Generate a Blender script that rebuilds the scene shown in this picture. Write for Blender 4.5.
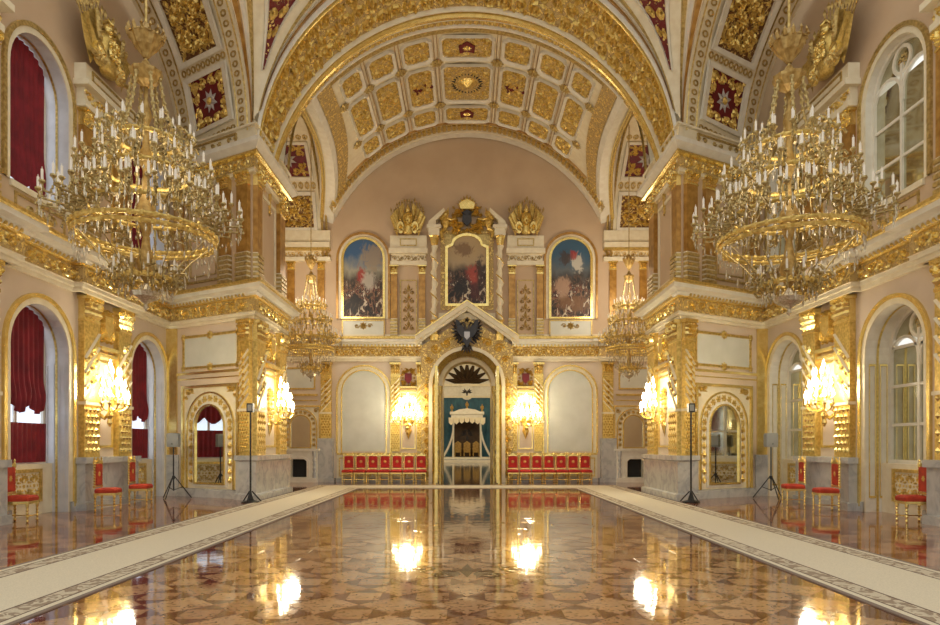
import bpy, math, random
from mathutils import Vector, Matrix
random.seed(7)
PI = math.pi
sin, cos = math.sin, math.cos
scene = bpy.context.scene
for o in list(bpy.data.objects):
    bpy.data.objects.remove(o)
COL = scene.collection

# ------------------------------------------------------------------ camera
cd = bpy.data.cameras.new('camera')
cam = bpy.data.objects.new('camera', cd)
COL.objects.link(cam)
cam.location = (0, 0, 1.65)
cam.rotation_euler = (PI / 2, 0, 0)
cd.sensor_width = 36
cd.lens = 650 / 940 * 36
cd.shift_x = 3 / 940
cd.shift_y = (446 - 312.5) / 940
cd.clip_start = 0.05
cd.clip_end = 200
scene.camera = cam

# ------------------------------------------------------------------ world, lights, exposure
w = bpy.data.worlds.new('world')
scene.world = w
w.use_nodes = True
w.node_tree.nodes['Background'].inputs['Color'].default_value = (1.0, 0.97, 0.89, 1)
w.node_tree.nodes['Background'].inputs['Strength'].default_value = 1.0
vs = scene.view_settings
vs.view_transform = 'Standard'
vs.look = 'None'
vs.gamma = 1
vs.use_curve_mapping = False
vs.exposure = 0.06
WARM = (1.0, 0.90, 0.68)
SCONCE_W = 150
CHAND_W = 120
FARCHAND_W = 330


# ------------------------------------------------------------------ materials
def nmat(name):
    m = bpy.data.materials.new(name)
    m.use_nodes = True
    nt = m.node_tree
    return m, nt, nt.nodes['Principled BSDF']


def nd(nt, typ, **kw):
    n = nt.nodes.new(typ)
    for k, v in kw.items():
        if k in n.inputs.keys():
            n.inputs[k].default_value = v
        else:
            setattr(n, k, v)
    return n


def ramp(nt, stops, interp='LINEAR'):
    r = nt.nodes.new('ShaderNodeValToRGB')
    r.color_ramp.interpolation = interp
    els = r.color_ramp.elements
    while len(els) < len(stops):
        els.new(0.5)
    for e, (p, c) in zip(els, stops):
        e.position = p
        e.color = (c[0], c[1], c[2], 1)
    return r


def srgb(r, g, b):
    f = lambda c: (c / 255 / 12.92) if c / 255 <= .04045 else ((c / 255 + .055) / 1.055) ** 2.4
    return (f(r), f(g), f(b))


def plain(name, c, rough=.5, metal=0., c2=None, scale=3., bump=0., bscale=20., detail=4, spec=.5):
    m, nt, b = nmat(name)
    L = nt.links.new
    tc = nd(nt, 'ShaderNodeTexCoord')
    if c2 is None:
        c2 = tuple(x * .86 for x in c)
    no = nd(nt, 'ShaderNodeTexNoise', Scale=scale, Detail=detail)
    L(tc.outputs['Object'], no.inputs['Vector'])
    rp = ramp(nt, [(.35, c), (.65, c2)])
    L(no.outputs['Fac'], rp.inputs['Fac'])
    L(rp.outputs['Color'], b.inputs['Base Color'])
    b.inputs['Roughness'].default_value = rough
    b.inputs['Metallic'].default_value = metal
    b.inputs['Specular IOR Level'].default_value = spec
    if bump:
        n2 = nd(nt, 'ShaderNodeTexNoise', Scale=bscale, Detail=3.)
        L(tc.outputs['Object'], n2.inputs['Vector'])
        bp = nd(nt, 'ShaderNodeBump', Strength=bump, Distance=.02)
        L(n2.outputs['Fac'], bp.inputs['Height'])
        L(bp.outputs['Normal'], b.inputs['Normal'])
    return m


def relief(name, ground, gold=(.86, .67, .25), scale=9., metal=.6, dark=(.26, .16, .05), thr=.5):
    """chased gilt relief on a painted ground: fine foliage too small to model"""
    m, nt, b = nmat(name)
    L = nt.links.new
    tc = nd(nt, 'ShaderNodeTexCoord')
    no = nd(nt, 'ShaderNodeTexNoise', Scale=scale, Detail=3., Distortion=2.2)
    L(tc.outputs['Object'], no.inputs['Vector'])
    vo = nd(nt, 'ShaderNodeTexVoronoi', Scale=scale * 1.3)
    L(tc.outputs['Object'], vo.inputs['Vector'])
    mx = nd(nt, 'ShaderNodeMath', operation='MULTIPLY_ADD')
    L(vo.outputs['Distance'], mx.inputs[0])
    mx.inputs[1].default_value = -.45
    L(no.outputs['Fac'], mx.inputs[2])
    rp = ramp(nt, [(thr - .24, ground), (thr - .17, dark), (thr - .12, gold), (thr + .15, tuple(min(1, g * 1.15) for g in gold))])
    L(mx.outputs[0], rp.inputs['Fac'])
    L(rp.outputs['Color'], b.inputs['Base Color'])
    mr = ramp(nt, [(thr - .16, (0, 0, 0)), (thr - .12, (metal,) * 3)])
    L(mx.outputs[0], mr.inputs['Fac'])
    L(mr.outputs['Color'], b.inputs['Metallic'])
    b.inputs['Roughness'].default_value = .36
    bp = nd(nt, 'ShaderNodeBump', Strength=.9, Distance=.05)
    L(mx.outputs[0], bp.inputs['Height'])
    L(bp.outputs['Normal'], b.inputs['Normal'])
    return m


def emit(name, c, s):
    m, nt, b = nmat(name)
    b.inputs['Base Color'].default_value = (*c, 1)
    b.inputs['Emission Color'].default_value = (*c, 1)
    b.inputs['Emission Strength'].default_value = s
    return m


M = {}
M['pink'] = plain('pink_plaster', srgb(220, 203, 182), .6, c2=srgb(212, 194, 172), scale=1.2, bump=.05)
M['tan'] = plain('tan_plaster', srgb(204, 180, 150), .65, c2=srgb(196, 170, 140), scale=.8, bump=.05)
M['cream'] = plain('cream_stucco', srgb(236, 227, 200), .45, c2=srgb(226, 214, 184), scale=4)
M['white'] = plain('white_stucco', srgb(232, 228, 214), .4, c2=srgb(222, 216, 200), scale=4)
M['blank'] = plain('pale_grey_panel', srgb(216, 217, 206), .35, c2=srgb(205, 206, 194), scale=1.5)
M['bluewhite'] = plain('cool_white_reveal', srgb(215, 216, 218), .45)
M['gold'] = plain('gilding', (.84, .64, .22), .34, .75, c2=(.56, .39, .10), scale=14, bump=.25, bscale=40)
M['goldhi'] = plain('burnished_gilding', (.92, .74, .30), .26, .8, c2=(.78, .58, .18), scale=9)
M['dullgold'] = plain('aged_gilding', (.66, .50, .20), .42, .65, c2=(.40, .28, .09), scale=12, bump=.3, bscale=30)
M['ochre'] = plain('ochre_scagliola', srgb(192, 148, 76), .3, .3, c2=srgb(158, 114, 50), scale=5)
M['crystal'] = plain('gilt_crystal', (.74, .68, .54), .2, .5, c2=(.42, .34, .20), scale=25)
M['rel_cream'] = relief('gilt_foliage_on_cream', srgb(205, 185, 140))
M['rel_gold'] = relief('gilt_foliage_dense', srgb(196, 168, 110), scale=6., thr=.47, dark=srgb(140,100,44))
M['rel_red'] = relief('gilt_foliage_on_crimson', srgb(110, 22, 26), scale=6., thr=.56, dark=srgb(70, 12, 14))
M['rel_dark'] = relief('gilt_foliage_on_umber', srgb(110, 68, 26), scale=6., thr=.5)
M['crimson'] = plain('crimson_ground', srgb(112, 20, 28), .5, c2=srgb(92, 14, 20), scale=6)
M['star'] = plain('silver_star', srgb(190, 186, 186), .35, .4)
M['redcloth'] = plain('red_velvet_curtain', srgb(132, 22, 36), .75, c2=srgb(108, 14, 28), scale=3, bump=.1)
M['redseat'] = plain('red_velvet_seat', srgb(196, 34, 24), .7, c2=srgb(165, 22, 18), scale=8)
M['redseat2'] = plain('orange_red_velvet', srgb(190, 58, 24), .7, c2=srgb(160, 40, 18), scale=8)
M['black'] = plain('black_metal', (.012, .012, .014), .4, .2)
M['grille'] = plain('grey_speaker_grille', srgb(150, 152, 150), .6, bump=.2, bscale=200)
M['eagle'] = plain('black_enamel', (.02, .018, .02), .35, .1, c2=(.035, .03, .03), scale=8)
M['teal'] = plain('teal_silk', srgb(46, 98, 118), .6, c2=srgb(36, 82, 102), scale=2, bump=.1)
M['mirror'] = plain('mirror_glass', (.82, .84, .80), .03, 1., c2=(.80, .82, .78))
M['glassmirror'] = plain('green_glazing_reflected_gold', (.62, .62, .50), .06, .9, c2=(.50, .48, .34), scale=2.5)  # greenish glass, with a gold tint painted in for reflected gilding
M['polished'] = plain('polished_stone_floor', srgb(150, 136, 116), .07, c2=srgb(128, 114, 96), scale=1.5)
M['chandgold'] = plain('antique_gilt_bronze', (.56, .44, .20), .38, .7, c2=(.30, .22, .08), scale=16, bump=.2, bscale=40)
M['candle'] = plain('white_candle', srgb(245, 240, 228), .4, c2=srgb(238, 230, 214))
M['flame'] = emit('lit_bulb', (1.0, .86, .58), 26)
M['sky'] = emit('daylit_pane', (.72, .84, 1.0), 1.15)
M['umber'] = plain('dark_carved_wood', srgb(70, 50, 30), .5, c2=srgb(50, 34, 20))
M['firebox_dark'] = plain('dark_firebox', srgb(40, 38, 36), .8)  # one even dark tone for the fireplace opening
M['carvegold'] = plain('pale_gilt_carving', srgb(190, 160, 96), .4, .4, c2=srgb(150, 118, 60), scale=10)


def marble():
    m, nt, b = nmat('grey_marble')
    L = nt.links.new
    tc = nd(nt, 'ShaderNodeTexCoord')
    no = nd(nt, 'ShaderNodeTexNoise', Scale=2.2, Detail=8., Distortion=1.6)
    L(tc.outputs['Object'], no.inputs['Vector'])
    rp = ramp(nt, [(.3, srgb(198, 198, 194)), (.52, srgb(184, 184, 181)), (.6, srgb(166, 167, 168)), (.75, srgb(192, 192, 189))])
    L(no.outputs['Fac'], rp.inputs['Fac'])
    L(rp.outputs['Color'], b.inputs['Base Color'])
    b.inputs['Roughness'].default_value = .2
    return m


M['marble'] = marble()


def wood(name, c1, c2, motif=None):
    """polished parquet wood: grain and a fine inlaid pattern"""
    m, nt, b = nmat(name)
    L = nt.links.new
    tc = nd(nt, 'ShaderNodeTexCoord')
    no = nd(nt, 'ShaderNodeTexNoise', Scale=3., Detail=6.)
    mp = nd(nt, 'ShaderNodeMapping')
    mp.inputs['Scale'].default_value = (4, 16, 4)
    L(tc.outputs['Object'], mp.inputs['Vector'])
    L(mp.outputs['Vector'], no.inputs['Vector'])
    rp = ramp(nt, [(.3, c1), (.7, c2)])
    L(no.outputs['Fac'], rp.inputs['Fac'])
    col = rp.outputs['Color']
    if motif:
        vo = nd(nt, 'ShaderNodeTexNoise', Scale=13., Detail=1., Distortion=1.5)
        L(tc.outputs['Object'], vo.inputs['Vector'])
        r2 = ramp(nt, [(.58, (0, 0, 0)), (.61, (1, 1, 1))])
        L(vo.outputs['Fac'], r2.inputs['Fac'])
        mx = nd(nt, 'ShaderNodeMixRGB')
        L(r2.outputs['Color'], mx.inputs['Fac'])
        L(col, mx.inputs[1])
        mx.inputs[2].default_value = (*motif, 1)
        col = mx.outputs['Color']
    L(col, b.inputs['Base Color'])
    b.inputs['Roughness'].default_value = .055
    b.inputs['IOR'].default_value = 1.8
    n2 = nd(nt, 'ShaderNodeTexNoise', Scale=2.5, Detail=2.)
    ge = nd(nt, 'ShaderNodeNewGeometry')
    L(ge.outputs['Position'], n2.inputs['Vector'])
    bp = nd(nt, 'ShaderNodeBump', Strength=.09, Distance=.02)
    L(n2.outputs['Fac'], bp.inputs['Height'])
    L(bp.outputs['Normal'], b.inputs['Normal'])
    return m


M['maple'] = wood('light_parquet', srgb(192, 154, 116), srgb(172, 132, 96), srgb(122, 80, 56))
M['maple2'] = wood('amber_parquet', srgb(178, 138, 102), srgb(156, 114, 82), srgb(108, 66, 46))
M['rose'] = wood('rosewood_parquet', srgb(128, 74, 48), srgb(104, 56, 36))
M['inlay'] = wood('dark_inlay', srgb(78, 46, 28), srgb(60, 34, 20))


def floor_mat():
    m, nt, b = nmat('parquet_floor')
    L = nt.links.new
    ge = nd(nt, 'ShaderNodeNewGeometry')
    sp = nd(nt, 'ShaderNodeSeparateXYZ')
    L(ge.outputs['Position'], sp.inputs[0])
    mp = nd(nt, 'ShaderNodeMapping')
    p = .75
    mp.inputs['Rotation'].default_value = (0, 0, PI / 4)
    mp.inputs['Scale'].default_value = (math.sqrt(2) / p,) * 3
    mp.inputs['Location'].default_value = (.5, .5, .5)
    L(ge.outputs['Position'], mp.inputs['Vector'])
    ck = nd(nt, 'ShaderNodeTexChecker', Scale=1.)
    L(mp.outputs['Vector'], ck.inputs['Vector'])
    ck.inputs['Color2'].default_value = (*srgb(172, 132, 100), 1)
    ck.inputs['Color1'].default_value = (*srgb(112, 68, 52), 1)
    ck2 = nd(nt, 'ShaderNodeTexChecker', Scale=1.9)
    L(ge.outputs['Position'], ck2.inputs['Vector'])
    ck2.inputs['Color1'].default_value = (*srgb(176, 128, 100), 1)
    ck2.inputs['Color2'].default_value = (*srgb(122, 68, 54), 1)
    ab = nd(nt, 'ShaderNodeMath', operation='ABSOLUTE')
    L(sp.outputs['X'], ab.inputs[0])
    gt = nd(nt, 'ShaderNodeMath', operation='GREATER_THAN')
    L(ab.outputs[0], gt.inputs[0])
    gt.inputs[1].default_value = 5.2
    mx = nd(nt, 'ShaderNodeMixRGB')
    L(gt.outputs[0], mx.inputs['Fac'])
    L(ck.outputs['Color'], mx.inputs[1])
    L(ck2.outputs['Color'], mx.inputs[2])
    no = nd(nt, 'ShaderNodeTexNoise', Scale=9., Detail=4., Distortion=1.)
    L(ge.outputs['Position'], no.inputs['Vector'])
    rp = ramp(nt, [(.35, (.68, .62, .56)), (.65, (1.1, 1.08, 1.05))])
    L(no.outputs['Fac'], rp.inputs['Fac'])
    ml = nd(nt, 'ShaderNodeMixRGB', blend_type='MULTIPLY')
    ml.inputs['Fac'].default_value = 1
    L(mx.outputs['Color'], ml.inputs[1])
    L(rp.outputs['Color'], ml.inputs[2])
    L(ml.outputs['Color'], b.inputs['Base Color'])
    b.inputs['Roughness'].default_value = .055
    b.inputs['IOR'].default_value = 1.8
    n2 = nd(nt, 'ShaderNodeTexNoise', Scale=2.5, Detail=2.)
    L(ge.outputs['Position'], n2.inputs['Vector'])
    bp = nd(nt, 'ShaderNodeBump', Strength=.09, Distance=.02)
    L(n2.outputs['Fac'], bp.inputs['Height'])
    L(bp.outputs['Normal'], b.inputs['Normal'])
    return m


M['floor'] = floor_mat()


def carpet_mat(name, cx, half, axis, flip=False):
    """cream runner with dark guard lines and a scrolled border down both long edges"""
    m, nt, b = nmat(name)
    L = nt.links.new
    ge = nd(nt, 'ShaderNodeNewGeometry')
    sp = nd(nt, 'ShaderNodeSeparateXYZ')
    L(ge.outputs['Position'], sp.inputs[0])
    src = sp.outputs['X' if axis == 'x' else 'Y']
    if axis == 'x':
        a0 = nd(nt, 'ShaderNodeMath', operation='ABSOLUTE')
        L(src, a0.inputs[0])
        src = a0.outputs[0]
    s1 = nd(nt, 'ShaderNodeMath', operation='SUBTRACT')
    L(src, s1.inputs[0])
    s1.inputs[1].default_value = cx
    a1 = nd(nt, 'ShaderNodeMath', operation='ABSOLUTE')
    L(s1.outputs[0], a1.inputs[0])
    d1 = nd(nt, 'ShaderNodeMath', operation='DIVIDE')
    L(a1.outputs[0], d1.inputs[0])
    d1.inputs[1].default_value = half
    cr = srgb(222, 212, 188)
    dk = srgb(112, 92, 80)
    md = srgb(208, 196, 172)
    base = ramp(nt, [(0, cr), (.57, dk), (.595, md), (.83, dk), (.855, cr), (.93, srgb(140, 124, 112))], 'CONSTANT')
    L(d1.outputs[0], base.inputs['Fac'])
    band = ramp(nt, [(0, (0, 0, 0)), (.595, (1, 1, 1)), (.83, (0, 0, 0))], 'CONSTANT')
    L(d1.outputs[0], band.inputs['Fac'])
    no = nd(nt, 'ShaderNodeTexNoise', Scale=5., Detail=1., Distortion=2.)
    L(ge.outputs['Position'], no.inputs['Vector'])
    r2 = ramp(nt, [(.5, (0, 0, 0)), (.54, (1, 1, 1))])
    L(no.outputs['Fac'], r2.inputs['Fac'])
    mm = nd(nt, 'ShaderNodeMath', operation='MULTIPLY')
    L(r2.outputs['Color'], mm.inputs[0])
    L(band.outputs['Color'], mm.inputs[1])
    mx = nd(nt, 'ShaderNodeMixRGB')
    L(mm.outputs[0], mx.inputs['Fac'])
    L(base.outputs['Color'], mx.inputs[1])
    mx.inputs[2].default_value = (*srgb(160, 142, 122), 1)
    n3 = nd(nt, 'ShaderNodeTexNoise', Scale=60., Detail=2.)
    L(ge.outputs['Position'], n3.inputs['Vector'])
    rp = ramp(nt, [(.3, (.86, .86, .86)), (.7, (1.04, 1.04, 1.04))])
    L(n3.outputs['Fac'], rp.inputs['Fac'])
    ml = nd(nt, 'ShaderNodeMixRGB', blend_type='MULTIPLY')
    ml.inputs['Fac'].default_value = 1
    L(mx.outputs['Color'], ml.inputs[1])
    L(rp.outputs['Color'], ml.inputs[2])
    L(ml.outputs['Color'], b.inputs['Base Color'])
    b.inputs['Roughness'].default_value = .95
    b.inputs['Specular IOR Level'].default_value = .1
    return m


def painting_mat(name, sky1, sky2, ground, blobs):
    """flat painted canvas: sky over a crowd of brush strokes, with soft colour masses"""
    m, nt, b = nmat(name)
    L = nt.links.new
    tc = nd(nt, 'ShaderNodeTexCoord')
    sp = nd(nt, 'ShaderNodeSeparateXYZ')
    L(tc.outputs['Generated'], sp.inputs[0])
    no = nd(nt, 'ShaderNodeTexNoise', Scale=4., Detail=4.)
    L(tc.outputs['Generated'], no.inputs['Vector'])
    ad = nd(nt, 'ShaderNodeMath', operation='MULTIPLY_ADD')
    L(no.outputs['Fac'], ad.inputs[0])
    ad.inputs[1].default_value = .4
    L(sp.outputs['Z'], ad.inputs[2])
    base = ramp(nt, [(.3, ground), (.68, tuple(.55 * g + .1 * s for g, s in zip(ground, sky2))), (.84, sky2), (1.1, sky1)])
    L(ad.outputs[0], base.inputs['Fac'])
    col = base.outputs['Color']
    n2 = nd(nt, 'ShaderNodeTexNoise', Scale=9., Detail=3., Distortion=1.4)
    L(tc.outputs['Generated'], n2.inputs['Vector'])
    r2 = ramp(nt, [(.0, srgb(28, 24, 24)), (.42, srgb(64, 50, 42)), (.49, srgb(132, 100, 74)), (.54, srgb(92, 34, 30)), (.58, srgb(50, 44, 46)), (.63, srgb(196, 182, 160))], 'CONSTANT')
    L(n2.outputs['Fac'], r2.inputs['Fac'])
    low = ramp(nt, [(.55, (1, 1, 1)), (.75, (0, 0, 0))])
    L(ad.outputs[0], low.inputs['Fac'])
    mx = nd(nt, 'ShaderNodeMixRGB')
    L(low.outputs['Color'], mx.inputs['Fac'])
    L(col, mx.inputs[1])
    L(r2.outputs['Color'], mx.inputs[2])
    col = mx.outputs['Color']
    for (bx, bz, rx, rz, c) in blobs:
        vm = nd(nt, 'ShaderNodeMapping')
        vm.inputs['Location'].default_value = (-bx / rx, 0, -bz / rz)
        vm.inputs['Scale'].default_value = (1 / rx, 0, 1 / rz)
        L(tc.outputs['Generated'], vm.inputs['Vector'])
        ln = nd(nt, 'ShaderNodeVectorMath', operation='LENGTH')
        L(vm.outputs['Vector'], ln.inputs[0])
        a2 = nd(nt, 'ShaderNodeMath', operation='MULTIPLY_ADD')
        L(n2.outputs['Fac'], a2.inputs[0])
        a2.inputs[1].default_value = 2.2
        L(ln.outputs['Value'], a2.inputs[2])
        rr = ramp(nt, [(.80, (.85, .85, .85)), (1.0, (0, 0, 0))])
        sc = nd(nt, 'ShaderNodeMath', operation='MULTIPLY')
        L(a2.outputs[0], sc.inputs[0])
        sc.inputs[1].default_value = .46
        L(sc.outputs[0], rr.inputs['Fac'])
        mx = nd(nt, 'ShaderNodeMixRGB')
        L(rr.outputs['Color'], mx.inputs['Fac'])
        L(col, mx.inputs[1])
        mx.inputs[2].default_value = (*c, 1)
        col = mx.outputs['Color']
    L(col, b.inputs['Base Color'])
    b.inputs['Roughness'].default_value = .5
    return m


# ------------------------------------------------------------------ mesh builder (x along, d outward, z up)
class MB:
    def __init__(s, tf=None):
        s.v, s.f, s.tf = [], [], tf

    def a(s, x, d, z):
        s.v.append(s.tf(x, d, z) if s.tf else (x, d, z))
        return len(s.v) - 1

    def face(s, *pts):
        s.f.append([s.a(*p) for p in pts])

    def grid(s, rows, close=False):
        n = len(rows[0])
        i0 = [[s.a(*p) for p in r] for r in rows]
        for r0, r1 in zip(i0, i0[1:]):
            for k in range(n if close else n - 1):
                s.f.append([r0[k], r0[(k + 1) % n], r1[(k + 1) % n], r1[k]])
        return i0

    def box(s, x0, x1, d0, d1, z0, z1):
        p = [s.a(x, d, z) for x in (x0, x1) for d in (d0, d1) for z in (z0, z1)]
        for q in ((0, 1, 3, 2), (4, 6, 7, 5), (0, 4, 5, 1), (2, 3, 7, 6), (0, 2, 6, 4), (1, 5, 7, 3)):
            s.f.append([p[i] for i in q])
        return s

    def prism(s, poly, d0, d1):
        n = len(poly)
        b = [s.a(x, d0, z) for x, z in poly]
        t = [s.a(x, d1, z) for x, z in poly]
        s.f.append(t)
        s.f.append(b[::-1])
        for i in range(n):
            j = (i + 1) % n
            s.f.append([b[i], b[j], t[j], t[i]])
        return s

    def frame(s, outer, inner, d0, d1, closed=True, din=None):
        """moulding between two outlines with the same number of points"""
        din = d1 if din is None else din
        n = len(outer)
        A = [s.a(x, d0, z) for x, z in outer]
        B = [s.a(x, d1, z) for x, z in outer]
        C = [s.a(x, din, z) for x, z in inner]
        D = [s.a(x, d0, z) for x, z in inner]
        for i in range(n if closed else n - 1):
            j = (i + 1) % n
            s.f += [[A[i], A[j], B[j], B[i]], [B[i], B[j], C[j], C[i]], [C[i], C[j], D[j], D[i]]]
        return s

    def tube(s, path, r, n=6, cap=True):
        pts = [Vector(p) for p in path]
        m = len(pts)
        rs = r if isinstance(r, (list, tuple)) else [r] * m
        rings = []
        for i, p in enumerate(pts):
            t = (pts[min(i + 1, m - 1)] - pts[max(i - 1, 0)])
            t = t.normalized() if t.length > 1e-9 else Vector((0, 0, 1))
            up = Vector((0, 0, 1)) if abs(t.z) < .9 else Vector((1, 0, 0))
            a = t.cross(up).normalized()
            b = t.cross(a)
            rings.append([tuple(p + rs[i] * (a * cos(2 * PI * k / n) + b * sin(2 * PI * k / n))) for k in range(n)])
        ids = s.grid(rings, True)
        if cap:
            s.f.append(ids[0][::-1])
            s.f.append(ids[-1])
        return s

    def lathe(s, prof, n=12, c=(0, 0, 0), sx=1., sy=1., flute=0., nf=8):
        rows = []
        for r, z in prof:
            rows.append([(c[0] + sx * r * (1 + flute * cos(nf * 2 * PI * k / n)) * cos(2 * PI * k / n),
                          c[1] + sy * r * (1 + flute * cos(nf * 2 * PI * k / n)) * sin(2 * PI * k / n), c[2] + z) for k in range(n)])
        ids = s.grid(rows, True)
        s.f.append(ids[0][::-1])
        s.f.append(ids[-1])
        return s

    def ball(s, c, r, n=6, sx=1., sy=1., sz=1.):
        prof = [(r * sin(PI * k / n) * 1.0, -r * sz * cos(PI * k / n)) for k in range(n + 1)]
        prof[0] = (.001, prof[0][1])
        prof[-1] = (.001, prof[-1][1])
        return s.lathe(prof, max(6, n + 1), c, sx, sy)

    def ribbon(s, pts, wid, h, d0):
        n = len(pts)
        rows = []
        for i, (x, z) in enumerate(pts):
            x0, z0 = pts[max(0, i - 1)]
            x1, z1 = pts[min(n - 1, i + 1)]
            tx, tz = x1 - x0, z1 - z0
            l = math.hypot(tx, tz) or 1
            nx, nz = -tz / l, tx / l
            ww = (wid[i] if isinstance(wid, list) else wid) / 2
            rows.append([(x + nx * ww, d0, z + nz * ww), (x, d0 + h, z), (x - nx * ww, d0, z - nz * ww)])
        s.grid(rows)
        return s

    def scroll(s, cx, cz, r, dirn=1, a0=0., turns=1.5, wid=.08, h=.05, d0=0., n=13):
        pts, ws = [], []
        for k in range(n):
            t = k / (n - 1)
            rr = r * (1 - .86 * t ** .8)
            a = a0 + dirn * turns * 2 * PI * t
            pts.append((cx + rr * cos(a), cz + rr * sin(a)))
            ws.append(wid * (1 - .45 * t))
        s.ribbon(pts, ws, h, d0)
        s.stud(cx, cz, wid * .8, h * 1.2, d0)
        return s

    def stud(s, cx, cz, r, h, d0, n=5):
        b = [s.a(cx + r * cos(2 * PI * k / n), d0, cz + r * sin(2 * PI * k / n)) for k in range(n)]
        t = s.a(cx, d0 + h, cz)
        for k in range(n):
            s.f.append([b[k], b[(k + 1) % n], t])
        return s

    def leaf(s, cx, cz, ln, wd, ang, h, d0):
        c, q = cos(ang), sin(ang)
        R = lambda u, v: (cx + u * c - v * q, cz + u * q + v * c)
        o = [R(0, 0), R(ln * .45, wd / 2), R(ln, 0), R(ln * .45, -wd / 2)]
        ids = [s.a(x, d0, z) for x, z in o]
        mx_, mz_ = R(ln * .42, 0)
        t = s.a(mx_, d0 + h, mz_)
        for k in range(4):
            s.f.append([ids[k], ids[(k + 1) % 4], t])
        return s

    def rosette(s, cx, cz, r, n=8, h=.06, d0=0.):
        for k in range(n):
            s.leaf(cx, cz, r, r * .62, 2 * PI * k / n, h, d0)
        s.stud(cx, cz, r * .3, h * 1.6, d0, 6)
        return s

    def rinceau(s, x0, x1, z0, z1, d0=0., h=.05, pitch=None, wid=None):
        """running scroll with leaves along a band"""
        H = z1 - z0
        pitch = pitch or H * 1.15
        n = max(1, round((x1 - x0) / pitch))
        p = (x1 - x0) / n
        wid = wid or H * .17
        for k in range(n):
            cx, cz = x0 + (k + .5) * p, (z0 + z1) / 2
            sg = 1 if k % 2 else -1
            s.scroll(cx, cz, min(p, H) * .44, sg, PI if sg > 0 else PI, 1.5, wid, h, d0, 11)
            s.leaf(cx + p * .5, cz - sg * H * .42, H * .5, H * .26, sg * PI * .5, h, d0)
            s.leaf(cx + p * .28, cz + sg * H * .22, H * .36, H * .2, sg * PI * .25, h, d0)
            s.leaf(cx - p * .28, cz - sg * H * .22, H * .36, H * .2, PI + sg * PI * .25, h, d0)
        return s

    def foliage(s, cx, cz, W, H, d0=0., h=.06, wid=None, dens=1):
        """symmetrical panel of scrolls round a rosette"""
        wid = wid or min(W, H) * .075
        r = min(W, H)
        for sx in (-1, 1):
            for sz in (-1, 1):
                s.scroll(cx + sx * W * .27, cz + sz * H * .27, r * .2, sx * sz, PI * .25, 1.6, wid, h, d0, 12)
                s.leaf(cx + sx * W * .06, cz + sz * H * .1, r * .3, r * .14, math.atan2(sz * H, sx * W), h, d0)
                s.leaf(cx + sx * W * .44, cz + sz * H * .08, r * .2, r * .11, sz * PI / 2, h, d0)
                s.leaf(cx + sx * W * .08, cz + sz * H * .44, r * .2, r * .11, 0 if sx > 0 else PI, h, d0)
                s.leaf(cx + sx * W * .36, cz + sz * H * .38, r * .16, r * .1, math.atan2(sz, sx), h, d0)
                if dens > 1:
                    s.leaf(cx + sx * W * .02, cz + sz * H * .26, r * .2, r * .1, sz * PI / 2, h, d0)
                    s.leaf(cx + sx * W * .26, cz + sz * H * .02, r * .2, r * .1, 0 if sx > 0 else PI, h, d0)
                    s.scroll(cx + sx * W * .1, cz + sz * H * .38, r * .08, -sx * sz, 0, 1.2, wid * .7, h, d0, 8)
                    s.scroll(cx + sx * W * .41, cz + sz * H * .14, r * .07, sx * sz, 0, 1.2, wid * .7, h, d0, 8)
        s.rosette(cx, cz, r * .16, 8, h, d0)
        return s

    def build(s, name, mat, parent=None, smooth=False, kind=None, loc=None, rz=0.):
        me = bpy.data.meshes.new(name)
        me.from_pydata(s.v, [], s.f)
        if smooth:
            me.polygons.foreach_set('use_smooth', [True] * len(me.polygons))
        me.materials.append(M[mat] if isinstance(mat, str) else mat)
        me.update()
        o = bpy.data.objects.new(name, me)
        COL.objects.link(o)
        if parent:
            o.parent = parent
        if kind:
            o['kind'] = kind
        if loc:
            o.location = loc
            o.rotation_euler = (0, 0, rz)
        return o


def tag(o, label, cat, group=None):
    o['label'] = label
    o['category'] = cat
    if group:
        o['group'] = group
    return o


def empty(name, label, cat, loc=(0, 0, 0), rz=0., group=None):
    o = bpy.data.objects.new(name, None)
    o.empty_display_size = .1
    COL.objects.link(o)
    o.location = loc
    o.rotation_euler = (0, 0, rz)
    return tag(o, label, cat, group)


def struct(o, label=None):
    o['kind'] = 'structure'
    if label:
        o['label'] = label
    return o


def inst(src, parent, loc=None, rz=None, scale=None):
    c = src.copy()
    COL.objects.link(c)
    c.parent = parent
    if loc is not None:
        c.location = loc
    if rz is not None:
        c.rotation_euler = (0, 0, rz)
    if scale is not None:
        c.scale = scale
    return c


def copy_tree(o, parent=None):
    c = o.copy()
    COL.objects.link(c)
    c.parent = parent
    for ch in list(o.children):
        copy_tree(ch, c)
    return c


def arch(xc, hw, z0, zs, n=14, rise=None):
    """outline of a round-headed opening, bottom left -> over the top -> bottom right"""
    rise = hw if rise is None else rise
    return [(xc - hw, z0)] + [(xc - hw * cos(PI * k / n), zs + rise * sin(PI * k / n)) for k in range(n + 1)] + [(xc + hw, z0)]


def rect(x0, x1, z0, z1):
    return [(x0, z0), (x0, z1), (x1, z1), (x1, z0)]


def chamfer(x0, x1, z0, z1, c):
    return [(x0 + c, z0), (x0, z0 + c), (x0, z1 - c), (x0 + c, z1), (x1 - c, z1), (x1, z1 - c), (x1, z0 + c), (x1 - c, z0)]


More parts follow.
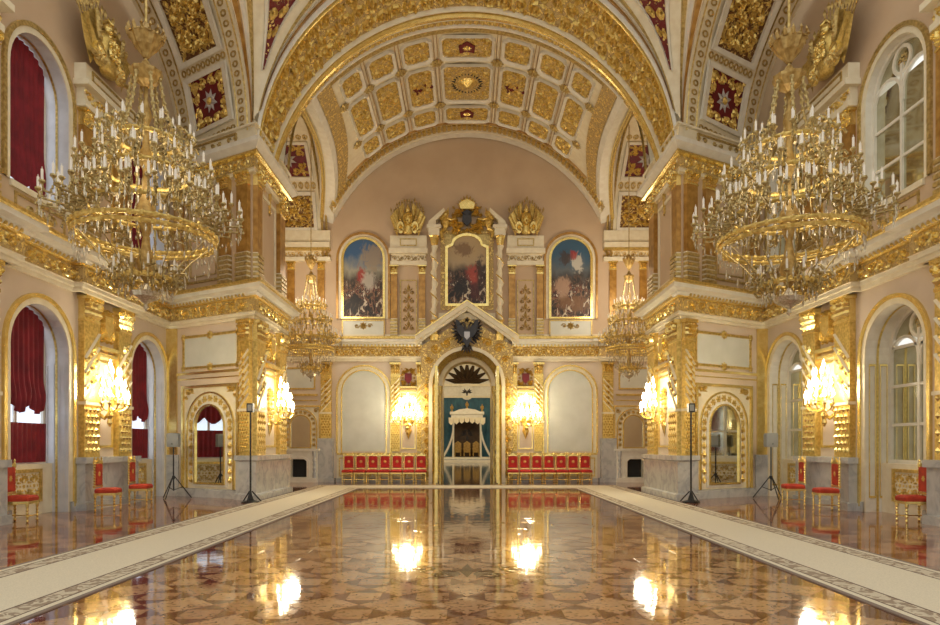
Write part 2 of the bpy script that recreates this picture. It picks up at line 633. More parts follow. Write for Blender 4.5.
def pierced(mb, x0, x1, z0, z1, opens, d=0.):
    """plane with round-headed openings (xc, hw, zb, zs)"""
    cur = x0
    for (xc, hw, zb, zs) in sorted(opens):
        mb.face((cur, d, z0), (xc - hw, d, z0), (xc - hw, d, z1), (cur, d, z1))
        if zb > z0:
            mb.face((xc - hw, d, z0), (xc + hw, d, z0), (xc + hw, d, zb), (xc - hw, d, zb))
        A = arch(xc, hw, zb, zs, 18)[1:-1]
        for p, q in zip(A, A[1:]):
            mb.face((p[0], d, p[1]), (q[0], d, q[1]), (q[0], d, z1), (p[0], d, z1))
        cur = xc + hw
    mb.face((cur, d, z0), (x1, d, z0), (x1, d, z1), (cur, d, z1))


def offset_path(path, o):
    """offset a plan polyline to its right-hand side (the room) with mitred corners"""
    out = []
    n = len(path)
    for i in range(n):
        ns = []
        for a, b in ((i - 1, i), (i, i + 1)):
            if 0 <= a and b < n:
                dx, dy = path[b][0] - path[a][0], path[b][1] - path[a][1]
                l = math.hypot(dx, dy)
                ns.append((dy / l, -dx / l))
        if len(ns) == 1:
            nx, ny = ns[0]
            k = 1
        else:
            nx, ny = ns[0][0] + ns[1][0], ns[0][1] + ns[1][1]
            l = math.hypot(nx, ny) or 1
            nx, ny = nx / l, ny / l
            k = 1 / max(.35, nx * ns[0][0] + ny * ns[0][1])
        out.append((path[i][0] + nx * o * k, path[i][1] + ny * o * k))
    return out


def sweep(mb, path, prof):
    rows = []
    for o, z in prof:
        rows.append([(x, y, z) for x, y in offset_path(path, o)])
    mb.grid(rows)
    return mb


# ------------------------------------------------------------------ frames of the setting
W = 10.0          # half width of the hall
FAR = 30.0        # throne wall
PA, PB, PC = (-9.7, 21.7), (-6.6, 20.0), (-6.6, 23.3)     # pier plan: outer end, corner, back end
PLEN = math.hypot(PB[0] - PA[0], PB[1] - PA[1])
EX, EY = (PB[0] - PA[0]) / PLEN, (PB[1] - PA[1]) / PLEN


def T_side(mx):
    return lambda u, d, z: (mx * (-W + d), u, z)


def T_pier(mx):
    return lambda u, d, z: (mx * (PA[0] + EX * u + EY * d), PA[1] + EY * u - EX * d, z)


def T_inner(mx):
    return lambda u, d, z: (mx * (PB[0] + d), PB[1] + u, z)


def T_far(x, d, z):
    return (x, FAR - d, z)


def T_mir(mx):
    return lambda x, y, z: (mx * x, y, z)


VR, VZ = 6.86, 9.10


def T_vault(x, d, z):                        # x: arc length, z: depth along the hall, d: towards the room
    p = x / VR
    return ((VR - d) * sin(p), z, VZ + (VR - d) * cos(p))


SIDES = ((1, 'left'), (-1, 'right'))

# ------------------------------------------------------------------ floor
fl = struct(MB().box(-13, 13, -4, 31.2, -.2, 0).build('floor', 'floor'), 'polished patterned parquet floor of the hall')
P = .75
hd = P / 2 - .008


def flat_poly(name, poly, mat, z0, z1):
    mb = MB(lambda x, d, z: (x, z, d))
    mb.prism(poly, z0, z1)
    return mb.build(name, mat, fl)


dm1 = flat_poly('parquet_tile', [(0, -hd), (hd, 0), (0, hd), (-hd, 0)], 'maple', 0, .002)
dm2 = flat_poly('parquet_tile', [(0, -hd), (hd, 0), (0, hd), (-hd, 0)], 'maple2', 0, .002)
q = P / 4 - .01
sq1 = flat_poly('parquet_tile', [(-q, -q), (q, -q), (q, q), (-q, q)], 'maple', 0, .002)
sq2 = flat_poly('parquet_tile', [(-q, -q), (q, -q), (q, q), (-q, q)], 'maple2', 0, .002)
firsts = {id(o): True for o in (dm1, dm2, sq1, sq2)}


def put(src, x, y):
    if firsts.get(id(src)):
        firsts[id(src)] = False
        src.location = (x, y, 0)
    else:
        inst(src, fl, (x, y, 0))


for j in range(7, 17):
    y = j * P
    for i in range(-6, 7):
        x = i * P
        if abs(x) + P * .5 < 4.25 and abs(x) < y * .73 + .4:
            put(dm1 if (i + j) % 2 else dm2, x, y)
        x2, y2 = x + P / 2, y + P / 2
        if abs(x2) + P * .3 < 4.25 and abs(x2) < y2 * .73 + .4:
            put(sq1 if (i + j) % 2 else sq2, x2, y2)

ink = MB(lambda x, d, z: (x, z, d))
for r, tn in ((3.2, 1), (2.2, -1)):
    for k in range(14):
        a = 2 * PI * k / 14
        ink.scroll(r * 1.05 * cos(a), 16.6 + r * 1.25 * sin(a), .6, tn, a, 1.5, .07, .0012, .0006, 12)
for k in range(16):
    a = 2 * PI * k / 16
    ink.leaf(0 + .4 * cos(a), 16.6 + .5 * sin(a), .9, .16, a, .0012, .0006)
for sx in (-1, 1):                                    # fleuron on the axis
    ink.scroll(sx * .32, 8.35, .26, sx, PI / 2, 1.3, .09, .0012, .0026, 12)
    ink.scroll(sx * .62, 8.75, .22, -sx, -PI / 2, 1.3, .08, .0012, .0026, 12)
    ink.leaf(sx * .1, 8.2, .5, .16, PI / 2 - sx * .6, .0012, .0026)
ink.leaf(0, 8.15, .95, .2, PI / 2, .0012, .0026)
ink.build('scroll_inlay', 'inlay', fl, kind='stuff')

# carpet runners
CI, CO = 4.18, 6.23
cmx = carpet_mat('runner_weave', (CI + CO) / 2, (CO - CI) / 2, 'x')
cmy = carpet_mat('cross_runner_weave', 26.2, 1.15, 'y')
for mx, side in SIDES:
    mb = MB(lambda x, d, z, mx=mx: (mx * x, z, d))
    mb.prism([(-CO, 2.0), (-CI, 2.0), (-CI, 25.05), (-CO, 27.35)], .0, .012)
    tag(mb.build('carpet_runner', cmx), 'long cream carpet runner with scrolled border beside the %s' % ('curtained windows' if mx > 0 else 'glazed doors'),
        'carpet', 'cream carpet runners')
mb = MB(lambda x, d, z: (x, z, d))
mb.prism([(-CI, 25.05), (CI, 25.05), (CO, 27.35), (-CO, 27.35)], .0, .012)
tag(mb.build('carpet_runner', cmy), 'cream carpet runner crossing in front of the throne doorway', 'carpet', 'cream carpet runners')

# ------------------------------------------------------------------ side walls
WIN_Y = (10.1, 15.25, 20.4)         # window centres along the hall
LHW, LZS = 1.05, 3.92               # lower opening half width, spring
UHW, UZS, UZB = 1.06, 10.1, 7.5     # upper opening
PIL = ((12.95, 13.68), (16.72, 17.42), (18.38, 19.06))
REC = .55

mat_pil = {}


def pilaster(tf, u0, u1, z0, z1, root, d=.12, style='lower'):
    """gilded pilaster: studded lower third, spiral-banded upper shaft, leafy capital"""
    w_ = u1 - u0
    cap = .16 * (z1 - z0) if style == 'lower' else .12 * (z1 - z0)
    zc = z1 - cap
    if style == 'lower':
        mb = MB(tf)
        mb.box(u0, u1, 0, d, z0, zc)
        mb.build('pilaster_shaft', 'gold', root)
        zt = z0 + (zc - z0) * .40
        mb = MB(tf)
        nx = 4
        st = w_ / nx
        nz = int((zt - z0 - .1) / st)
        for i in range(nz):
            for k in range(nx - (i % 2)):
                mb.stud(u0 + st * (k + .5 + .5 * (i % 2)), z0 + .1 + st * (i + .5), st * .42, .06, d, 4)
        mb.build('lozenge_studs', 'goldhi', root, kind='stuff')
        mb = MB(tf)
        ph = w_ * 1.15
        k = 0
        z = zt + .05
        while z + ph < zc:
            mb.ribbon([(u0 + .02, z), (u1 - .02, z + ph * .9)], w_ * .13, .05, d)
            z += ph * .45
        mb.box(u0 - .03, u1 + .03, 0, d + .05, zt - .05, zt + .03)
        mb.build('spiral_band', 'cream', root, kind='stuff')
        mb = MB(tf)
        z = zt + .05 + ph * .22
        while z + ph < zc:
            mb.scroll((u0 + u1) / 2, z + ph * .45, w_ * .2, 1, 0, 1.3, w_ * .13, .06, d, 9)
            mb.leaf(u0 + w_ * .1, z + ph * .1, w_ * .4, w_ * .16, .8, .05, d)
            mb.leaf(u1 - w_ * .1, z + ph * .75, w_ * .4, w_ * .16, PI + .8, .05, d)
            z += ph * .45
        mb.build('spiral_scrolls', 'goldhi', root, kind='stuff')
    else:
        mb = MB(tf)
        zb = z0 + (zc - z0) * .30
        mb.box(u0, u1, 0, d, zb, zc)
        mb.build('pilaster_shaft', 'ochre', root)
        mb = MB(tf)
        nz = 6
        hh = (zb - z0) / nz
        for i in range(nz):
            mb.box(u0 - .02, u1 + .02, 0, d + .05, z0 + hh * i + hh * .12, z0 + hh * (i + .72))
        mb.build('banded_base', 'dullgold', root)
        MB(tf).box(u0, u1, 0, d, z0, zb).build('base_core', 'cream', root)
    mb = MB(tf)
    mb.box(u0 - .01, u1 + .01, 0, d + .02, zc, zc + cap * .12)
    mb.box(u0 - .05, u1 + .05, 0, d + .09, z1 - cap * .16, z1)
    n = 4
    for rw in range(3):
        for k in range(n):
            mb.leaf(u0 + w_ * (k + .5) / n, zc + cap * (.12 + .22 * rw), cap * .42, w_ / n * 1.05, PI / 2, .13, d)
    for sx in (-1, 1):
        mb.scroll((u0 + u1) / 2 + sx * w_ * .4, z1 - cap * .3, w_ * .17, sx, PI / 2, 1.4, w_ * .14, .1, d + .03, 9)
    mb.box(u0, u1, 0, d, zc, z1)
    mb.build('capital', 'goldhi', root)


def drape(mb, xc, hw, z0, ztop_fn, d, folds, amp, hem, nz=14, nx=None, pinch=0.):
    nx = nx or folds * 6
    rows = []
    for j in range(nz + 1):
        t = j / nz
        row = []
        for i in range(nx + 1):
            s_ = i / nx
            xx = xc - hw + 2 * hw * s_
            zt = ztop_fn(xx)
            zb = z0 + hem * abs(sin(PI * s_ * 3.0)) * -1 + hem
            z = zb + (zt - zb) * t
            dd = d + amp * sin(2 * PI * folds * s_ + .7 * sin(5 * s_)) * (.5 + .5 * (1 - t)) + amp * 1.3 * math.exp(-((t - .12) / .12) ** 2) * (1 if hem else 0)
            row.append((xx, dd, z))
        rows.append(row)
    mb.grid(rows)


for mx, side in SIDES:
    tf = T_side(mx)
    left = mx > 0
    mb = MB(tf)
    pierced(mb, 4.0, 30.0, 0, 6.3, [(y, LHW, 0, LZS) for y in WIN_Y])
    root = struct(mb.build('wall_' + side, 'pink'), 'pink plaster side wall with tall arched %s' % ('curtained windows' if left else 'glazed openings'))
    mb = MB(tf)
    pierced(mb, 4.0, 30.0, 6.3, 17.5, [(y, UHW, UZB, UZS) for y in WIN_Y])
    mb.build('upper_wall', 'tan', root)
    # reveals, archivolts
    for wi, y in enumerate(WIN_Y):
        for lv, (hw, zb, zs) in enumerate(((LHW, 0, LZS), (UHW, UZB, UZS))):
            A = arch(y, hw, zb, zs, 18)
            mb = MB(tf)
            mb.grid([[(p[0], 0, p[1]) for p in A], [(p[0], -REC - .15, p[1]) for p in A]])
            mb.build('window_reveal', 'bluewhite' if left else 'white', root)
            O = arch(y, hw + .24, zb, zs, 18)
            I = arch(y, hw, zb, zs, 18)
            O2 = arch(y, hw + .14, zb, zs, 18)
            MB(tf).frame(O2, I, 0, .03, False).build('archivolt', 'cream', root)
            MB(tf).frame(O, O2, 0, .07, False).build('archivolt_moulding', 'goldhi' if lv == 0 else 'dullgold', root)
            # gold line inside the reveal
            mb = MB(tf)
            a2 = arch(y, hw - .012, zb, zs, 18)
            mb.grid([[(p[0], -.26, p[1]) for p in a2], [(p[0], -.32, p[1]) for p in a2]])
            mb.build('reveal_line', 'gold', root)
    # sills and grilles
    for y in WIN_Y:
        MB(tf).box(y - LHW, y + LHW, -REC - .1, -REC + .15, 0, 1.22).build('window_apron', 'cream', root)
        g = MB(tf)
        g.frame(rect(y - .62, y + .62, .3, 1.1), rect(y - .54, y + .54, .38, 1.02), -REC + .15, -REC + .19)
        for k in range(3):
            g.foliage(y - .36 + .36 * k, .7, .36, .62, -REC + .15, .03, .03, 2)
        g.build('grille', 'gold', root)
        MB(tf).box(y - UHW, y + UHW, -REC - .1, .06, 7.36, UZB).build('window_sill', 'cream', root)
        g = MB(tf)
        g.frame(rect(y - .9, y + .9, 6.75, 7.3), rect(y - .84, y + .84, 6.81, 7.24), 0, .03)
        g.rosette(y, 7.03, .26, 8, .05, 0)
        for sx in (-1, 1):
            g.scroll(y + sx * .38, 7.03, .17, sx, 0, 1.4, .07, .05, 0)
            g.leaf(y + sx * .2, 7.03, .3, .1, 0 if sx > 0 else PI, .05, 0)
        g.build('sill_panel_ornament', 'dullgold', root)
    # pilasters with grey marble pedestals
    for (a, b) in PIL:
        pilaster(tf, a, b, 1.36, 5.55, root, .16)
        pilaster(tf, a, b, 6.75, 10.35, root, .14, 'upper')
    for (a, b) in ((12.7, 13.8), (16.5, 19.28)):
        ped = MB(tf)
        ped.box(a, b, 0, .34, 0, .2)
        ped.box(a + .05, b - .05, 0, .28, .2, 1.2)
        ped.box(a, b, 0, .34, 1.2, 1.36)
        ped.build('pedestal', 'marble', root)
        # attic block that carries the trophy
        att = MB(tf)
        att.box(a + .1, b - .1, 0, .26, 10.35, 10.5)
        att.box(a + .14, b - .14, 0, .2, 10.5, 10.85)
        att.box(a, b, 0, .4, 10.85, 11.0)
        att.box(a + .05, b - .05, 0, .3, 11.0, 11.42)
        att.build('attic_block', 'cream', root)
        MB(tf).rinceau(a + .16, b - .16, 10.53, 10.83, .2, .05).build('attic_frieze', 'gold', root, kind='stuff')
        MB(tf).frame(rect(a + .3, b - .3, 11.08, 11.34), rect(a + .36, b - .36, 11.13, 11.29), .3, .33).build('attic_panel', 'dullgold', root)
    # panels between the pilasters
    a, b = 17.48, 18.32
    pn = MB(tf)
    for z0, z1 in ((1.6, 4.0), (7.0, 10.1)):
        pn.frame(rect(a, b, z0, z1), rect(a + .07, b - .07, z0 + .07, z1 - .07), 0, .04)
    pn.box(a - .02, b + .02, 0, .14, 4.08, 4.16)
    pn.box(a - .02, b + .02, 0, .2, 4.24, 4.34)
    pn.build('wall_moulding', 'goldhi', root)
    cr = MB(tf)
    cr.foliage((a + b) / 2, 4.95, .8, 1.0, .0, .12, .1, 2)
    cr.prism([((a + b) / 2 + .2 * sx, 4.95 + dz) for sx, dz in ((-1, .25), (1, .25), (1, -.1), (0, -.32), (-1, -.1))], 0, .16)
    cr.build('cartouche', 'goldhi', root)
    # narrow gold engaged column beside the pier
    g = MB(tf)
    g.box(21.6, 22.2, 0, .35, 1.36, 5.55)
    g.build('corner_pilaster', 'goldhi', root)
    MB(tf).box(21.55, 22.2, 0, .42, 0, 1.36).build('corner_pedestal', 'marble', root)
    # ornaments over door panels inside reveal side (panelled jamb)
    for y in WIN_Y[1:]:
        jm = MB(lambda u, d, z, mx=mx, y=y: (mx * (-W - u), y + LHW - .012 - d, z))
        jm.frame(rect(.07, .24, .35, 3.7), rect(.09, .22, .4, 3.65), 0, .015)
        jm.frame(rect(.34, .53, .35, 3.7), rect(.36, .51, .4, 3.65), 0, .015)
        jm.build('jamb_panel', 'goldhi' if not left else 'bluewhite', root)

    # windows
    wn = 0
    for wi, y in enumerate(WIN_Y):
        for lv, (hw, zb, zs) in enumerate(((LHW, 1.22, LZS), (UHW, UZB, UZS))):
            if wi == 0:
                continue
            wn += 1
            num = wn + (0 if left else 4)
            fr = MB(tf)
            A, B = arch(y, hw + .01, zb, zs, 18), arch(y, hw - .09, zb + .09, zs, 18)
            d0 = -REC - .12 if (left or lv == 0) else -.26
            fr.frame(A, B, d0, d0 + .1, True)
            fo = struct(fr.build('window_%d' % num, 'white'), 'tall arched %s with white frame' % ('daylit window' if left else 'glazed opening'))
            bars = MB(tf)
            bars.box(y - .04, y + .04, d0, d0 + .08, zb, zs + hw * .5)
            zz = [zb + .95 * k for k in range(1, 4) if zb + .95 * k < zs + .2]
            for z in zz:
                bars.box(y - hw, y + hw, d0, d0 + .07, z - .035, z + .035)
            if not left:
                # tracery: twin round heads and a roundel
                for sx in (-1, 1):
                    c = y + sx * hw / 2
                    bars.frame(arch(c, hw / 2, zs - .35, zs - .1, 10), arch(c, hw / 2 - .07, zs - .35, zs - .1, 10), d0, d0 + .07, False)
                ci = [(y + .26 * cos(2 * PI * k / 14), zs + .62 + .26 * sin(2 * PI * k / 14)) for k in range(14)]
                co = [(y + .34 * cos(2 * PI * k / 14), zs + .62 + .34 * sin(2 * PI * k / 14)) for k in range(14)]
                bars.frame(co, ci, d0, d0 + .07)
            bars.build('glazing_bar', 'white', fo)
            if not left:
                MB(tf).rosette(y, zs + .62, .26, 10, .05, d0).build('roundel', 'dullgold', fo)
            edges = [zb] + zz + [zs + .2]
            for k in range(len(edges) - 1):
                for sx in (-1, 1):
                    x0, x1 = (y - hw, y - .04) if sx < 0 else (y + .04, y + hw)
                    MB(tf).box(x0, x1, d0 + .02, d0 + .03, edges[k], edges[k + 1]).build('pane', 'sky' if left else 'glassmirror', fo)
            top = arch(y, hw, zs + .2, zs, 18)[1:-1]
            top = [p for p in top if p[1] >= zs + .2]
            MB(tf).prism(top, d0 + .02, d0 + .03).build('pane', 'sky' if left else 'glassmirror', fo)
    if left:
        for wi, y in enumerate(WIN_Y):
            if wi == 0:
                continue
            for lv, (hw, zb, zs) in enumerate(((LHW, 2.42, LZS), (UHW, UZB + .12, UZS))):
                mb = MB(tf)
                topf = lambda x, hw=hw, zs=zs, y=y: zs + math.sqrt(max(.0, (hw - .0) ** 2 - (x - y) ** 2)) * .98
                drape(mb, y - .12, hw - .13, zb, topf, -REC + .12, 11, .045, .22, 22)
                nm = ('red balloon curtain in the lower window %s' if lv == 0 else 'red balloon curtain in the upper window %s') % (
                    'beside the empty chair pair' if False else ('next to the pier' if wi == 2 else 'farther from the pier'))
                tag(mb.build('window_curtain', 'redcloth', smooth=True), nm, 'curtain', 'red window curtains')
            mb = MB(tf)
            drape(mb, y - .1, LHW - .12, 1.26, lambda x: 2.2, -REC + .14, 12, .025, 0, 6)
            tag(mb.build('cafe_curtain', 'redcloth', smooth=True), 'short red cafe curtain across the sill of the window %s' % (
                'next to the pier' if wi == 2 else 'farther from the pier'), 'curtain', 'short red sill curtains')

# ------------------------------------------------------------------ piers
for mx, side in SIDES:
    tp, ti = T_pier(mx), T_inner(mx)
    m2 = T_mir(mx)
    path = [PA, PB, PC]
    mb = MB(m2)
    mb.grid([[(-W, 21.75, 0), (*PA, 0), (*PB, 0), (*PC, 0), (-W, PC[1], 0)], [(-W, 21.75, 6.5), (*PA, 6.5), (*PB, 6.5), (*PC, 6.5), (-W, PC[1], 6.5)]])
    root = struct(mb.build('wall_pier_' + side, 'pink'), 'great %s pier carrying the arch, with mirrored door and gilded pilasters' % side)
    mb = MB(m2)
    mb.grid([[(-W, 21.75, 6.5), (*PA, 6.5), (*PB, 6.5), (*PC, 6.5), (-W, PC[1], 6.5)], [(-W, 21.75, 11.4), (*PA, 11.4), (*PB, 11.4), (*PC, 11.4), (-W, PC[1], 11.4)]])
    mb.build('upper_wall', 'tan', root)
    # marble dado round the corner
    sweep(MB(m2), [(PA[0] + EX * 3.1, PA[1] + EY * 3.1), PB, (PB[0], PC[1])], [(.0, 1.36), (.34, 1.36), (.34, 1.22), (.26, 1.18), (.26, .22), (.34, .18), (.34, 0)]).build('pedestal', 'marble', root)
    sweep(MB(m2), [(-W, 21.75), PA, (PA[0] + EX * 3.1, PA[1] + EY * 3.1)], [(0, .28), (.1, .26), (.12, 0)]).build('baseboard', 'marble', root)
    # lower pilasters on front corner and inner face
    pilaster(tp, 3.1, PLEN, 1.36, 5.55, root, .14)
    pilaster(ti, .02, .85, 1.36, 5.55, root, .14)
    pilaster(ti, 2.45, 3.28, 1.36, 5.55, root, .14)
    pilaster(tp, 2.2, 2.62, 6.75, 10.1, root, .14, 'upper')
    pilaster(tp, 2.98, 3.45, 6.75, 10.1, root, .14, 'upper')
    pilaster(ti, .05, .55, 6.75, 10.1, root, .14, 'upper')
    pilaster(ti, 2.5, 3.1, 6.75, 10.1, root, .14, 'upper')
    pilaster(tp, .02, .4, 6.75, 10.1, root, .12, 'upper')
    # upper panels
    pn = MB(tp)
    pn.frame(rect(.55, 2.1, 6.95, 9.75), rect(.62, 2.03, 7.02, 9.68), 0, .05)
    pn.frame(rect(.72, 1.93, 7.15, 9.55), rect(.75, 1.9, 7.18, 9.52), 0, .03)
    pn.build('upper_panel_moulding', 'dullgold', root)
    pn = MB(ti)
    pn.frame(rect(.8, 2.3, 6.95, 9.75), rect(.88, 2.22, 7.05, 9.65), 0, .05)
    pn.build('upper_panel_moulding', 'cream', root)
    # blank tablet with gilt frame
    MB(tp).box(.42, 2.92, 0, .02, 4.22, 5.2).build('blank_tablet', 'blank', root)
    g = MB(tp)
    g.frame(rect(.36, 2.98, 4.16, 5.26), rect(.44, 2.90, 4.24, 5.18), 0, .05)
    for x, z in ((.4, 4.2), (.4, 5.22), (2.94, 4.2), (2.94, 5.22)):
        g.rosette(x, z, .13, 6, .07, .03)
    for z in (4.2, 5.22):
        g.rosette(1.67, z, .16, 8, .08, .03)
        for sx in (-1, 1):
            g.leaf(1.67 + sx * .1, z, .3, .1, 0 if sx > 0 else PI, .06, .03)
    g.build('tablet_frame', 'gold', root)
    st = MB(tp)
    st.box(.1, 3.08, 0, .07, 3.98, 4.06)
    st.box(.1, 3.08, 0, .05, 3.82, 3.86)
    st.build('string_course', 'goldhi', root)
    # mirrored door
    dnum = 1 if mx > 0 else 2
    x0, x1, zt = .38, 3.02, 3.62
    xc = (x0 + x1) / 2
    dr = MB(tp)
    dr.box(x0 + .02, x1 - .02, 0, .05, .28, zt - .02)
    do = struct(dr.build('door_%d' % dnum, 'cream'), 'arched mirror door in a gilded surround on the %s pier' % side)
    g = MB(tp)
    g.frame(rect(x0, x1, .28, zt), rect(x0 + .09, x1 - .09, .28, zt - .09), .0, .12, False)
    g.frame(arch(xc, 1.12, .28, 2.28, 16), arch(xc, 1.06, .28, 2.28, 16), .05, .1, False)
    g.frame(arch(xc, .72, .42, 2.28, 16), arch(xc, .66, .48, 2.28, 16), .05, .12, True)
    g.build('gilt_moulding', 'goldhi', do)
    g = MB(tp)
    nseg = 11
    for k in range(nseg):
        a = PI * (k + .5) / nseg
        g.rosette(xc - .9 * cos(a), 2.28 + .9 * sin(a), .14, 6, .06, .05)
    for sx in (-1, 1):
        for k in range(7):
            z = .45 + k * .27
            g.leaf(xc + sx * .9, z, .27, .24, PI / 2, .07, .05)
            g.scroll(xc + sx * .9, z + .1, .11, sx, 0, 1.2, .05, .05, .05, 8)
        for (ox, oz, r_) in ((1.05, 1.16, .11), (.86, 1.22, .07), (1.14, .98, .07)):
            g.scroll(xc + sx * ox, 2.28 + oz - .02, r_, sx, 0, 1.4, .07, .06, .05, 10)
        g.leaf(xc + sx * 1.2, 3.5, .5, .16, PI / 2 + (PI / 2 + .3) * sx, .06, .05)
    g.build('gilt_relief', 'gold', do, kind='stuff')
    MB(tp).frame(arch(xc, .80, .34, 2.28, 16), arch(xc, .72, .42, 2.28, 16), .05, .08, True).build('white_moulding', 'white', do)
    MB(tp).prism(arch(xc, .67, .47, 2.28, 16), .05, .07).build('mirror_glass', 'mirror', do)
    # inner face: cartouche and moulding above the sconce
    g = MB(ti)
    g.foliage(1.65, 4.95, 1.0, 1.0, 0, .12, .1, 2)
    g.prism([(1.65 + .2 * sx, 4.95 + dz) for sx, dz in ((-1, .25), (1, .25), (1, -.1), (0, -.32), (-1, -.1))], 0, .16)
    g.box(.95, 2.35, 0, .14, 4.08, 4.16)
    g.box(.95, 2.35, 0, .2, 4.24, 4.34)
    g.frame(rect(1.0, 2.3, 1.6, 4.0), rect(1.07, 2.23, 1.67, 3.93), 0, .04)
    g.build('cartouche', 'goldhi', root)
    # impost entablature
    ipath = [(-W, 21.75), PA, PB, PC, (-W, PC[1])]
    for nm, mt, prof in (('impost_architrave', 'cream', [(0, 10.02), (.12, 10.04), (.12, 10.12), (.16, 10.14)]),
                         ('impost_frieze', 'rel_gold', [(.14, 10.14), (.14, 10.5)]),
                         ('impost_gilt_edge', 'goldhi', [(.14, 10.5), (.28, 10.54), (.28, 10.6), (.2, 10.6)]),
                         ('impost_cornice', 'white', [(.2, 10.6), (.42, 10.78), (.42, 10.92), (.24, 10.92)]),
                         ('impost_attic', 'cream', [(.18, 10.9), (.16, 11.38), (.24, 11.4), (.24, 11.46), (-.5, 11.46)]),
                         ):
        sweep(MB(m2), ipath, prof).build(nm, mt, root)
    g = MB(tp)
    g.frame(rect(.2, 3.05, 10.98, 11.32), rect(.26, 2.99, 11.03, 11.27), .16, .22)
    for k in range(4):
        g.scroll(.55 + .72 * k, 11.15, .1, 1 if k % 2 else -1, 0, 1.3, .05, .04, .18, 9)
        g.scroll(.85 + .72 * k, 11.15, .1, -1 if k % 2 else 1, PI, 1.3, .05, .04, .18, 9)
    g.build('attic_panel', 'dullgold', root)
    g = MB(tp)
    g.rinceau(.1, 3.5, 10.16, 10.48, .14, .05)
    g.build('impost_relief', 'goldhi', root, kind='stuff')
    g = MB(ti)
    g.rinceau(.0, 3.3, 10.16, 10.48, .14, .05)
    g.build('impost_relief', 'goldhi', root, kind='stuff')

# ------------------------------------------------------------------ main entablature, both sides round to the throne portal
for n_, (mx, side) in enumerate(SIDES):
    path = [(-W, 4.0), (-W, 12.65), (-W + .22, 12.65), (-W + .22, 13.98), (-W, 13.98), (-W, 16.45), (-W + .22, 16.45), (-W + .22, 19.33), (-W, 19.33), (-W, 21.72),
            PA, PB, PC, (-W + .1, PC[1]), (-W + .1, FAR), (-6.7, FAR), (-6.7, FAR - .15), (-6.2, FAR - .15), (-6.2, FAR), (-2.05, FAR)]
    m2 = T_mir(mx)
    ar = struct(sweep(MB(m2), path, [(0, 5.55), (.1, 5.55), (.1, 5.64), (.16, 5.66), (.16, 5.74), (.2, 5.76)]).build('trim_%d' % (n_ + 1), 'cream'),
                'main gilded entablature running along the %s side' % side)
    sweep(MB(m2), path, [(.16, 5.76), (.16, 6.16)]).build('frieze', 'rel_gold', ar)
    sweep(MB(m2), path, [(.16, 6.16), (.22, 6.18), (.24, 6.22)]).build('frieze_fillet', 'goldhi', ar)
    sweep(MB(m2), path, [(.24, 6.22), (.30, 6.28), (.30, 6.34), (.48, 6.40), (.48, 6.52)]).build('cornice', 'white', ar)
    sweep(MB(m2), path, [(.48, 6.52), (.54, 6.54), (.54, 6.62), (.5, 6.64), (-.1, 6.66)]).build('cornice_gilt_edge', 'gold', ar)
    sweep(MB(m2), path, [(.02, 6.64), (.08, 6.66), (.08, 6.78), (0, 6.8)]).build('attic_base', 'cream', ar)
    sc = MB(m2)
    dn = MB(m2)
    for p, q_ in zip(path, path[1:]):
        l = math.hypot(q_[0] - p[0], q_[1] - p[1])
        if l < .6:
            continue
        ex, ey = (q_[0] - p[0]) / l, (q_[1] - p[1]) / l
        t2 = lambda u, d, z, p=p, ex=ex, ey=ey: (mx * (p[0] + ex * u + ey * d), p[1] + ey * u - ex * d, z)
        sc.tf = t2
        sc.rinceau(.05, l - .05, 5.78, 6.15, .16, .06, .42)
        dn.tf = t2
        k = 0
        while k * .16 < l - .1:
            dn.box(.05 + k * .16, .13 + k * .16, .24, .3, 6.22, 6.30)
            k += 1
    sc.build('frieze_scrolls', 'goldhi', ar, kind='stuff')
    dn.build('dentils', 'gold', ar, kind='stuff')
    # skirting
    sk = sweep(MB(m2), [(-W, 4.0), (-W, 14.2)], [(0, .26), (.06, .24), (.08, 0)])
    sweep(sk, [(-W, 16.3), (-W, 19.35)], [(0, .26), (.06, .24), (.08, 0)])
    struct(sk.build('baseboard_' + side, 'marble'), 'grey marble skirting of the %s wall' % side)

